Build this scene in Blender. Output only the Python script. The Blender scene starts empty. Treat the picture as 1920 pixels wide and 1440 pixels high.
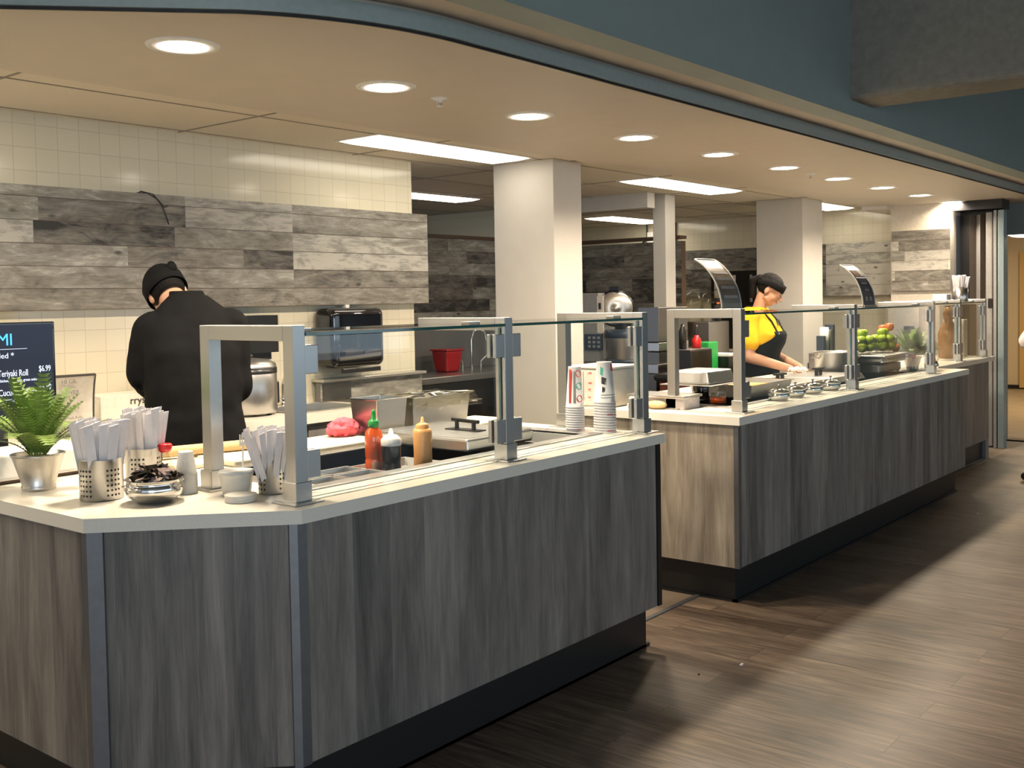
import bpy, bmesh, math, random
from mathutils import Vector, Matrix, Euler
random.seed(7)
R = math.radians
sc = bpy.context.scene
C = sc.collection

# ---------------------------------------------------------------- camera, world, light, exposure
cam_d = bpy.data.cameras.new('camera'); cam = bpy.data.objects.new('camera', cam_d); C.objects.link(cam)
cam_d.sensor_width = 36; cam_d.lens = 1976.845/1920*36; cam_d.shift_y = -0.0416; cam_d.clip_end = 100
cam.matrix_world = Matrix(((0.6281956, 0.0412832, -0.7769595, 0),
                           (-0.7778593, 0.0109017, -0.6283439, 0),
                           (-0.0174698, 0.9990880, 0.0389609, 1.514),
                           (0, 0, 0, 1)))
sc.camera = cam
wd = bpy.data.worlds.new('daylight'); sc.world = wd; wd.use_nodes = True
bg = wd.node_tree.nodes['Background']; bg.inputs[0].default_value = (.62, .78, 1, 1); bg.inputs[1].default_value = .6
vs = sc.view_settings; vs.view_transform = 'Standard'; vs.look = 'None'; vs.gamma = 1; vs.exposure = 0.6; vs.use_curve_mapping = False
sc.cycles.max_bounces = 7; sc.cycles.diffuse_bounces = 3; sc.cycles.glossy_bounces = 4; sc.cycles.transparent_max_bounces = 16
sc.cycles.transmission_bounces = 4; sc.cycles.sample_clamp_indirect = 4; sc.cycles.caustics_reflective = False; sc.cycles.caustics_refractive = False
sc.cycles.use_denoising = True

def area(name, loc, sx, sy, power, col, rot=(0, 0, 0), shape='RECTANGLE', spread=180):
    d = bpy.data.lights.new(name, 'AREA'); d.shape = shape; d.size = sx; d.size_y = sy; d.energy = power; d.color = col; d.spread = R(spread)
    o = bpy.data.objects.new(name, d); o.location = loc; o.rotation_euler = rot; C.objects.link(o); return o
WARM = (1, .84, .65)
# daylight entering by the dining-room windows behind and to the left of the camera
area('window_daylight', (3.2, -5.9, 1.8), 15.5, 1.9, 80, (.70, .87, .96), (R(90), 0, 0))
area('side_window_daylight', (-4.5, -3.6, 1.7), 3.4, 1.9, 75, (.84, .92, 1.0), (R(90), 0, R(-45)))

# ---------------------------------------------------------------- helpers
def tag(o, label=None, cat=None, group=None, kind=None):
    if label: o['label'] = label
    if cat: o['category'] = cat
    if group: o['group'] = group
    if kind: o['kind'] = kind
    return o
def empty(name, label, cat, loc=(0, 0, 0), rz=0, group=None):
    o = bpy.data.objects.new(name, None); C.objects.link(o); o.location = loc; o.rotation_euler = (0, 0, rz); o.empty_display_size = .05
    return tag(o, label, cat, group)
def copy_tree(o, parent=None):
    c = o.copy(); C.objects.link(c)
    if parent: c.parent = parent
    for ch in [x for x in ALL if x.parent == o]: copy_tree(ch, c)
    return c
ALL = []
class G:
    """collects shapes into one mesh; off is subtracted at build time"""
    def __init__(s, off=(0, 0, 0)):
        s.v = []; s.f = []; s.m = []; s.off = Vector(off); s.mi = 0; s.M = None; s.sm = []; s.smooth = False
    def add(s, vs, fs, mi=None, sm=None):
        b = len(s.v)
        for p in vs:
            p = Vector(p)
            s.v.append(s.M @ p if s.M else p)
        for f in fs:
            s.f.append([b+i for i in f]); s.m.append(s.mi if mi is None else mi); s.sm.append(s.smooth if sm is None else sm)
        return s
    def box(s, x0, x1, y0, y1, z0, z1, mi=None):
        return s.add([(x, y, z) for z in (z0, z1) for y in (y0, y1) for x in (x0, x1)],
                     [(0, 2, 3, 1), (4, 5, 7, 6), (0, 1, 5, 4), (2, 6, 7, 3), (0, 4, 6, 2), (1, 3, 7, 5)], mi, False)
    def frus(s, x0, x1, y0, y1, z0, z1, t, mi=None):   # box whose top is inset by t
        return s.add([(x0, y0, z0), (x1, y0, z0), (x1, y1, z0), (x0, y1, z0), (x0+t, y0+t, z1), (x1-t, y0+t, z1), (x1-t, y1-t, z1), (x0+t, y1-t, z1)],
                     [(0, 3, 2, 1), (4, 5, 6, 7), (0, 1, 5, 4), (1, 2, 6, 5), (2, 3, 7, 6), (3, 0, 4, 7)], mi, False)
    def prism(s, pts, z0, z1, mi=None, side_mi=None):
        n = len(pts)
        s.add([(p[0], p[1], z0) for p in pts]+[(p[0], p[1], z1) for p in pts], [list(range(n))[::-1], list(range(n, 2*n))], mi, False)
        return s.add([(p[0], p[1], z0) for p in pts]+[(p[0], p[1], z1) for p in pts], [(i, (i+1) % n, n+(i+1) % n, n+i) for i in range(n)], side_mi if side_mi is not None else mi, False)
    def lathe(s, prof, c=(0, 0, 0), n=28, mi=None, close=False, sx=1, sy=1, sm=True):
        vs = []; k = len(prof)
        for (r, z) in prof:
            for i in range(n):
                a = 2*math.pi*i/n; vs.append((c[0]+r*math.cos(a)*sx, c[1]+r*math.sin(a)*sy, c[2]+z))
        fs = [(j*n+i, j*n+(i+1) % n, (j+1)*n+(i+1) % n, (j+1)*n+i) for j in range(k-1) for i in range(n)]
        s.add(vs, fs, mi, sm)
        if prof[0][0] > 1e-4: s.add(vs[:n], [list(range(n))[::-1]], mi, False)
        if prof[-1][0] > 1e-4 and close: s.add(vs[-n:], [list(range(n))], mi, False)
        return s
    def tube(s, pts, r, n=10, mi=None, cap=True):
        pts = [Vector(p) for p in pts]; k = len(pts); rr = r if isinstance(r, (list, tuple)) else [r]*k
        vs = []; u = None
        for i, p in enumerate(pts):
            t = (pts[min(i+1, k-1)]-pts[max(i-1, 0)])
            t = t.normalized() if t.length > 1e-9 else Vector((0, 0, 1))
            if u is None: u = t.orthogonal().normalized()
            u = (u-t*u.dot(t)); u = u.normalized() if u.length > 1e-6 else t.orthogonal().normalized()
            w = t.cross(u)
            for j in range(n):
                a = 2*math.pi*j/n; vs.append(p+(u*math.cos(a)+w*math.sin(a))*rr[i])
        fs = [(i*n+j, i*n+(j+1) % n, (i+1)*n+(j+1) % n, (i+1)*n+j) for i in range(k-1) for j in range(n)]
        s.add(vs, fs, mi, True)
        if cap: s.add(vs[:n], [list(range(n))[::-1]], mi, False); s.add(vs[-n:], [list(range(n))], mi, False)
        return s
    def ell(s, c, r, rot=None, n=20, m=12, mi=None):
        r = (r, r, r) if not isinstance(r, (tuple, list)) else r
        Mx = rot.to_matrix() if isinstance(rot, Euler) else (rot or Matrix.Identity(3))
        c = Vector(c); vs = [c+Mx@Vector((0, 0, -r[2]))]
        for j in range(1, m):
            b = math.pi*j/m-math.pi/2
            for i in range(n):
                a = 2*math.pi*i/n; vs.append(c+Mx@Vector((r[0]*math.cos(a)*math.cos(b), r[1]*math.sin(a)*math.cos(b), r[2]*math.sin(b))))
        vs.append(c+Mx@Vector((0, 0, r[2])))
        fs = [(0, 1+(i+1) % n, 1+i) for i in range(n)]
        fs += [(1+j*n+i, 1+j*n+(i+1) % n, 1+(j+1)*n+(i+1) % n, 1+(j+1)*n+i) for j in range(m-2) for i in range(n)]
        L = len(vs)-1; fs += [(L, 1+(m-2)*n+i, 1+(m-2)*n+(i+1) % n) for i in range(n)]
        return s.add(vs, fs, mi, True)
    def cap(s, p0, r0, p1, r1, n=16, mi=None):   # tapered capsule
        p0 = Vector(p0); p1 = Vector(p1); d = (p1-p0); L = d.length; d = d/L if L > 1e-6 else Vector((0, 0, 1))
        pts = []; rs = []
        for k in range(1, 6):
            a = math.pi/2*k/5; pts.append(p0-d*r0*math.cos(a)); rs.append(r0*math.sin(a))
        for k in range(0, 5):
            a = math.pi/2*k/5; pts.append(p1+d*r1*math.sin(a)); rs.append(r1*math.cos(a))
        return s.tube(pts, rs, n, mi)
    def build(s, name, mats, parent=None, bevel=0, seg=2, label=None, auto=False):
        me = bpy.data.meshes.new(name)
        me.from_pydata([tuple(v-s.off) for v in s.v], [], s.f)
        for mt in (mats if isinstance(mats, (list, tuple)) else [mats]): me.materials.append(mt)
        for i, p in enumerate(me.polygons): p.material_index = s.m[i]; p.use_smooth = s.sm[i]
        me.update()
        o = bpy.data.objects.new(name, me); C.objects.link(o); ALL.append(o)
        if parent: o.parent = parent
        if bevel:
            b = o.modifiers.new('bevel', 'BEVEL'); b.width = bevel; b.segments = seg; b.limit_method = 'ANGLE'; b.angle_limit = R(40)
        if label: o['label'] = label
        return o
def text(name, s, size, origin, right, up, mt, parent, depth=.0008, align='LEFT', wx=1.0, off=(0, 0, 0)):
    cu = bpy.data.curves.new('t', 'FONT'); cu.body = s; cu.size = size; cu.extrude = depth; cu.align_x = align; cu.resolution_u = 2
    to = bpy.data.objects.new('t', cu); C.objects.link(to)
    bpy.context.view_layer.update()
    me = bpy.data.meshes.new_from_object(to.evaluated_get(bpy.context.evaluated_depsgraph_get()))
    bpy.data.objects.remove(to); bpy.data.curves.remove(cu)
    r = Vector(right).normalized(); u = Vector(up).normalized(); n = r.cross(u); origin = Vector(origin)-Vector(off)
    Mx = Matrix(((r.x*wx, u.x, n.x, origin[0]), (r.y*wx, u.y, n.y, origin[1]), (r.z*wx, u.z, n.z, origin[2]), (0, 0, 0, 1)))
    me.transform(Mx); me.materials.clear(); me.materials.append(mt); me.name = name
    o = bpy.data.objects.new(name, me); C.objects.link(o); o.parent = parent; ALL.append(o)
    return o

# ---------------------------------------------------------------- materials
def nt(name):
    m = bpy.data.materials.new(name); m.use_nodes = True
    return m, m.node_tree.nodes, m.node_tree.links, m.node_tree.nodes['Principled BSDF']
def pm(name, col, rough=.5, metal=0, bump=0, scale=40, var=.06, emit=None, es=0, coat=0, trans=0, sss=0, stretch=None):
    m, N, L, P = nt(name)
    tc = N.new('ShaderNodeTexCoord'); mp = N.new('ShaderNodeMapping'); no = N.new('ShaderNodeTexNoise')
    L.new(tc.outputs['Object'], mp.inputs[0]); L.new(mp.outputs[0], no.inputs['Vector'])
    if stretch: mp.inputs['Scale'].default_value = stretch
    no.inputs['Scale'].default_value = scale; no.inputs['Detail'].default_value = 4
    cr = N.new('ShaderNodeValToRGB'); L.new(no.outputs['Fac'], cr.inputs[0])
    a = [max(0, c*(1-var)) for c in col[:3]]; b = [min(1, c*(1+var)) for c in col[:3]]
    cr.color_ramp.elements[0].color = (*a, 1); cr.color_ramp.elements[1].color = (*b, 1)
    cr.color_ramp.elements[0].position = .3; cr.color_ramp.elements[1].position = .7
    L.new(cr.outputs[0], P.inputs['Base Color'])
    P.inputs['Roughness'].default_value = rough; P.inputs['Metallic'].default_value = metal
    if 'cloth' in name or 'cotton' in name: P.inputs['Specular IOR Level'].default_value = .12
    if coat: P.inputs['Coat Weight'].default_value = coat
    if trans: P.inputs['Transmission Weight'].default_value = trans
    if sss: P.inputs['Subsurface Weight'].default_value = sss; P.inputs['Subsurface Radius'].default_value = (.01, .004, .002)
    if emit: P.inputs['Emission Color'].default_value = (*emit, 1); P.inputs['Emission Strength'].default_value = es
    if bump:
        bu = N.new('ShaderNodeBump'); bu.inputs['Strength'].default_value = bump; bu.inputs['Distance'].default_value = .004
        L.new(no.outputs['Fac'], bu.inputs['Height']); L.new(bu.outputs[0], P.inputs['Normal'])
    return m
def steel(name, col=(.62, .6, .57), rough=.28, stretch=(1, 1, 60), aniso=0):
    m, N, L, P = nt(name)
    tc = N.new('ShaderNodeTexCoord'); mp = N.new('ShaderNodeMapping'); no = N.new('ShaderNodeTexNoise')
    L.new(tc.outputs['Object'], mp.inputs[0]); L.new(mp.outputs[0], no.inputs['Vector']); mp.inputs['Scale'].default_value = stretch
    no.inputs['Scale'].default_value = 12; no.inputs['Detail'].default_value = 3
    mr = N.new('ShaderNodeMapRange'); mr.inputs[3].default_value = rough*.88; mr.inputs[4].default_value = rough*1.14
    L.new(no.outputs['Fac'], mr.inputs[0]); L.new(mr.outputs[0], P.inputs['Roughness'])
    P.inputs['Base Color'].default_value = (*col, 1); P.inputs['Metallic'].default_value = 1
    bu = N.new('ShaderNodeBump'); bu.inputs['Strength'].default_value = .006; bu.inputs['Distance'].default_value = .002
    L.new(no.outputs['Fac'], bu.inputs['Height']); L.new(bu.outputs[0], P.inputs['Normal'])
    return m
def laminate(name, axis='v', dark=(.128, .118, .108), light=(.32, .29, .25), plank=.155, rough=.42):
    """grey oak laminate, planks standing upright"""
    m, N, L, P = nt(name)
    tc = N.new('ShaderNodeTexCoord'); sep = N.new('ShaderNodeSeparateXYZ'); L.new(tc.outputs['Object'], sep.inputs[0])
    ad = N.new('ShaderNodeMath'); ad.operation = 'SUBTRACT'; L.new(sep.outputs[0], ad.inputs[0]); L.new(sep.outputs[1], ad.inputs[1])
    dv = N.new('ShaderNodeMath'); dv.operation = 'DIVIDE'; dv.inputs[1].default_value = plank; L.new(ad.outputs[0], dv.inputs[0])
    fl = N.new('ShaderNodeMath'); fl.operation = 'FLOOR'; L.new(dv.outputs[0], fl.inputs[0])
    wn = N.new('ShaderNodeTexWhiteNoise'); wn.noise_dimensions = '1D'; L.new(fl.outputs[0], wn.inputs['W'])
    cb = N.new('ShaderNodeCombineXYZ'); L.new(ad.outputs[0], cb.inputs[0]); L.new(wn.outputs['Value'], cb.inputs[1]); L.new(sep.outputs[2], cb.inputs[2])
    mp = N.new('ShaderNodeMapping'); mp.inputs['Scale'].default_value = (9, 9, 1.0); L.new(cb.outputs[0], mp.inputs[0])
    no = N.new('ShaderNodeTexNoise'); no.inputs['Scale'].default_value = 1.6; no.inputs['Detail'].default_value = 7; no.inputs['Roughness'].default_value = .62; no.inputs['Distortion'].default_value = .6
    L.new(mp.outputs[0], no.inputs['Vector'])
    n2 = N.new('ShaderNodeTexNoise'); mp2 = N.new('ShaderNodeMapping'); mp2.inputs['Scale'].default_value = (90, 9, 5); L.new(cb.outputs[0], mp2.inputs[0]); L.new(mp2.outputs[0], n2.inputs['Vector']); n2.inputs['Detail'].default_value = 5
    n2.inputs['Scale'].default_value = 2
    s1 = N.new('ShaderNodeMath'); s1.operation = 'MULTIPLY_ADD'; L.new(wn.outputs['Value'], s1.inputs[0]); s1.inputs[1].default_value = .20; L.new(no.outputs['Fac'], s1.inputs[2])
    s2 = N.new('ShaderNodeMath'); s2.operation = 'MULTIPLY_ADD'; L.new(n2.outputs['Fac'], s2.inputs[0]); s2.inputs[1].default_value = .3; L.new(s1.outputs[0], s2.inputs[2])
    cr = N.new('ShaderNodeValToRGB'); L.new(s2.outputs[0], cr.inputs[0])
    e = cr.color_ramp.elements; e[0].position = .42; e[0].color = (*[c*.55 for c in dark], 1); e[1].position = 1.05; e[1].color = (*light, 1)
    k = cr.color_ramp.elements.new(.6); k.color = (*dark, 1); k = cr.color_ramp.elements.new(.82); k.color = (*[(a+b)/2 for a, b in zip(dark, light)], 1)
    L.new(cr.outputs[0], P.inputs['Base Color']); P.inputs['Roughness'].default_value = rough
    bu = N.new('ShaderNodeBump'); bu.inputs['Strength'].default_value = .15; bu.inputs['Distance'].default_value = .001; L.new(n2.outputs['Fac'], bu.inputs['Height']); L.new(bu.outputs[0], P.inputs['Normal'])
    return m
def barnwood(name):
    """weathered grey boards; tone and seed come from face attributes"""
    m, N, L, P = nt(name)
    tc = N.new('ShaderNodeTexCoord'); at = N.new('ShaderNodeAttribute'); at.attribute_name = 'board'
    sep = N.new('ShaderNodeSeparateColor'); L.new(at.outputs['Color'], sep.inputs[0])
    off = N.new('ShaderNodeVectorMath'); off.operation = 'SCALE'; cbm = N.new('ShaderNodeCombineXYZ')
    L.new(sep.outputs[1], cbm.inputs[0]); L.new(sep.outputs[1], cbm.inputs[2]); L.new(cbm.outputs[0], off.inputs[0]); off.inputs['Scale'].default_value = 31
    add = N.new('ShaderNodeVectorMath'); L.new(tc.outputs['Object'], add.inputs[0]); L.new(off.outputs[0], add.inputs[1])
    def noise(scale, sc_, det, dist, rough=.6):
        mp = N.new('ShaderNodeMapping'); mp.inputs['Scale'].default_value = scale; L.new(add.outputs[0], mp.inputs[0])
        no = N.new('ShaderNodeTexNoise'); no.inputs['Scale'].default_value = sc_; no.inputs['Detail'].default_value = det; no.inputs['Distortion'].default_value = dist; no.inputs['Roughness'].default_value = rough
        L.new(mp.outputs[0], no.inputs['Vector']); return no
    g1 = noise((3, 3, 20), 1.3, 8, 1.2); g2 = noise((2.2, 2.2, 6), 2.2, 6, .8, .7); g3 = noise((7, 7, 110), 2.0, 4, .3)
    a1 = N.new('ShaderNodeMath'); a1.operation = 'MULTIPLY_ADD'; L.new(g1.outputs['Fac'], a1.inputs[0]); a1.inputs[1].default_value = .55; 
    a2 = N.new('ShaderNodeMath'); a2.operation = 'MULTIPLY_ADD'; L.new(g2.outputs['Fac'], a2.inputs[0]); a2.inputs[1].default_value = 1.05; L.new(a2.outputs[0], a1.inputs[2])
    a3 = N.new('ShaderNodeMath'); a3.operation = 'MULTIPLY_ADD'; L.new(g3.outputs['Fac'], a3.inputs[0]); a3.inputs[1].default_value = .32; L.new(a3.outputs[0], a2.inputs[2])
    a4 = N.new('ShaderNodeMath'); a4.operation = 'MULTIPLY_ADD'; L.new(sep.outputs[0], a4.inputs[0]); a4.inputs[1].default_value = .62; a4.inputs[2].default_value = -.77; L.new(a4.outputs[0], a3.inputs[2])
    cr = N.new('ShaderNodeValToRGB'); L.new(a1.outputs[0], cr.inputs[0]); e = cr.color_ramp.elements
    e[0].position = .24; e[0].color = (.035, .032, .028, 1); e[1].position = .86; e[1].color = (.52, .49, .425, 1)
    k = e.new(.36); k.color = (.115, .105, .092, 1); k = e.new(.55); k.color = (.225, .205, .17, 1); k = e.new(.72); k.color = (.33, .312, .275, 1)
    vo = N.new('ShaderNodeTexVoronoi'); mp = N.new('ShaderNodeMapping'); mp.inputs['Scale'].default_value = (2.2, 2.2, 4.5); L.new(add.outputs[0], mp.inputs[0]); L.new(mp.outputs[0], vo.inputs['Vector']); vo.inputs['Scale'].default_value = 1.5
    kr = N.new('ShaderNodeValToRGB'); L.new(vo.outputs['Distance'], kr.inputs[0]); kr.color_ramp.elements[0].position = .04; kr.color_ramp.elements[0].color = (.25, .24, .22, 1); kr.color_ramp.elements[1].position = .10; kr.color_ramp.elements[1].color = (1, 1, 1, 1)
    mx = N.new('ShaderNodeMix'); mx.data_type = 'RGBA'; mx.blend_type = 'MULTIPLY'; mx.inputs[0].default_value = 1; L.new(cr.outputs[0], mx.inputs[6]); L.new(kr.outputs[0], mx.inputs[7])
    L.new(mx.outputs[2], P.inputs['Base Color']); P.inputs['Roughness'].default_value = .5
    bu = N.new('ShaderNodeBump'); bu.inputs['Strength'].default_value = .25; bu.inputs['Distance'].default_value = .002; L.new(g3.outputs['Fac'], bu.inputs['Height']); L.new(bu.outputs[0], P.inputs['Normal'])
    return m
def tiles(name, col=(.80, .73, .56), t=.108, axis=0, grout=(.60, .53, .40)):
    m, N, L, P = nt(name)
    tc = N.new('ShaderNodeTexCoord'); sep = N.new('ShaderNodeSeparateXYZ'); L.new(tc.outputs['Object'], sep.inputs[0])
    cb = N.new('ShaderNodeCombineXYZ'); L.new(sep.outputs[axis], cb.inputs[0]); L.new(sep.outputs[2], cb.inputs[1])
    br = N.new('ShaderNodeTexBrick'); br.offset = 0; br.inputs['Scale'].default_value = 1; br.inputs['Brick Width'].default_value = t; br.inputs['Row Height'].default_value = t
    br.inputs['Mortar Size'].default_value = .0014; br.inputs['Mortar Smooth'].default_value = .3
    br.inputs['Color1'].default_value = (*col, 1); br.inputs['Color2'].default_value = (*[c*.955 for c in col], 1); br.inputs['Mortar'].default_value = (*grout, 1)
    L.new(cb.outputs[0], br.inputs['Vector']); L.new(br.outputs['Color'], P.inputs['Base Color'])
    bu = N.new('ShaderNodeBump'); bu.inputs['Strength'].default_value = .5; bu.inputs['Distance'].default_value = .002; bu.invert = True
    no = N.new('ShaderNodeTexNoise'); no.inputs['Scale'].default_value = 3; L.new(tc.outputs['Object'], no.inputs['Vector'])
    b2 = N.new('ShaderNodeBump'); b2.inputs['Strength'].default_value = .12; b2.inputs['Distance'].default_value = .01; L.new(no.outputs['Fac'], b2.inputs['Height'])
    L.new(br.outputs['Fac'], bu.inputs['Height']); L.new(b2.outputs[0], bu.inputs['Normal']); L.new(bu.outputs[0], P.inputs['Normal']); P.inputs['Roughness'].default_value = .12
    return m
def glassmat(name, tint=(.93, .985, .965), ref=.9):
    m, N, L, P = nt(name); N.remove(P); out = N['Material Output']
    tr = N.new('ShaderNodeBsdfTransparent'); tr.inputs[0].default_value = (*tint, 1)
    gl = N.new('ShaderNodeBsdfGlossy'); gl.inputs['Roughness'].default_value = .01; gl.inputs[0].default_value = (ref, ref, ref, 1)
    lw = N.new('ShaderNodeLayerWeight'); lw.inputs[0].default_value = .5
    pw = N.new('ShaderNodeMath'); pw.operation = 'POWER'; L.new(lw.outputs['Facing'], pw.inputs[0]); pw.inputs[1].default_value = 4
    fr = N.new('ShaderNodeMath'); fr.operation = 'MULTIPLY_ADD'; L.new(pw.outputs[0], fr.inputs[0]); fr.inputs[1].default_value = .9; fr.inputs[2].default_value = .035
    no = N.new('ShaderNodeTexNoise'); no.inputs['Scale'].default_value = 2
    bu = N.new('ShaderNodeBump'); bu.inputs['Strength'].default_value = .01; L.new(no.outputs['Fac'], bu.inputs['Height']); L.new(bu.outputs[0], gl.inputs['Normal'])
    mx = N.new('ShaderNodeMixShader'); L.new(fr.outputs[0], mx.inputs[0]); L.new(tr.outputs[0], mx.inputs[1]); L.new(gl.outputs[0], mx.inputs[2]); L.new(mx.outputs[0], out.inputs[0])
    return m
def floormat(name):
    m, N, L, P = nt(name)
    tc = N.new('ShaderNodeTexCoord'); sep = N.new('ShaderNodeSeparateXYZ'); L.new(tc.outputs['Object'], sep.inputs[0])
    cb = N.new('ShaderNodeCombineXYZ'); L.new(sep.outputs[1], cb.inputs[0]); L.new(sep.outputs[0], cb.inputs[1])
    br = N.new('ShaderNodeTexBrick'); br.offset = .37; br.inputs['Brick Width'].default_value = 1.22; br.inputs['Row Height'].default_value = .18; br.inputs['Scale'].default_value = 1
    br.inputs['Mortar Size'].default_value = .0012; br.inputs['Color1'].default_value = (0, 0, 0, 1); br.inputs['Color2'].default_value = (1, 1, 1, 1); br.inputs['Mortar'].default_value = (0, 0, 0, 1); br.inputs['Mortar Smooth'].default_value = 0
    L.new(cb.outputs[0], br.inputs['Vector'])
    sp = N.new('ShaderNodeSeparateColor'); L.new(br.outputs['Color'], sp.inputs[0])
    c3 = N.new('ShaderNodeCombineXYZ'); L.new(sep.outputs[1], c3.inputs[0]); L.new(sep.outputs[0], c3.inputs[1]); L.new(sp.outputs[0], c3.inputs[2])
    mp = N.new('ShaderNodeMapping'); mp.inputs['Scale'].default_value = (2.4, 30, 7); L.new(c3.outputs[0], mp.inputs[0])
    no = N.new('ShaderNodeTexNoise'); no.inputs['Scale'].default_value = 1.6; no.inputs['Detail'].default_value = 7; no.inputs['Distortion'].default_value = 1.0; L.new(mp.outputs[0], no.inputs['Vector'])
    s1 = N.new('ShaderNodeMath'); s1.operation = 'MULTIPLY_ADD'; L.new(sp.outputs[0], s1.inputs[0]); s1.inputs[1].default_value = .16; L.new(no.outputs['Fac'], s1.inputs[2])
    cr = N.new('ShaderNodeValToRGB'); L.new(s1.outputs[0], cr.inputs[0]); e = cr.color_ramp.elements
    e[0].position = .34; e[0].color = (.060, .042, .029, 1); e[1].position = .80; e[1].color = (.225, .165, .116, 1); k = e.new(.56); k.color = (.118, .083, .058, 1)
    mx = N.new('ShaderNodeMix'); mx.data_type = 'RGBA'; L.new(br.outputs['Fac'], mx.inputs[0]); L.new(cr.outputs[0], mx.inputs[6]); mx.inputs[7].default_value = (.02, .014, .01, 1)
    L.new(mx.outputs[2], P.inputs['Base Color']); P.inputs['Roughness'].default_value = .38
    bu = N.new('ShaderNodeBump'); bu.inputs['Strength'].default_value = .25; bu.inputs['Distance'].default_value = .002; L.new(no.outputs['Fac'], bu.inputs['Height']); L.new(bu.outputs[0], P.inputs['Normal'])
    return m
def emis(name, col, st):
    m, N, L, P = nt(name); N.remove(P); e = N.new('ShaderNodeEmission'); e.inputs[0].default_value = (*col, 1); e.inputs[1].default_value = st
    L.new(e.outputs[0], N['Material Output'].inputs[0]); return m

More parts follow.
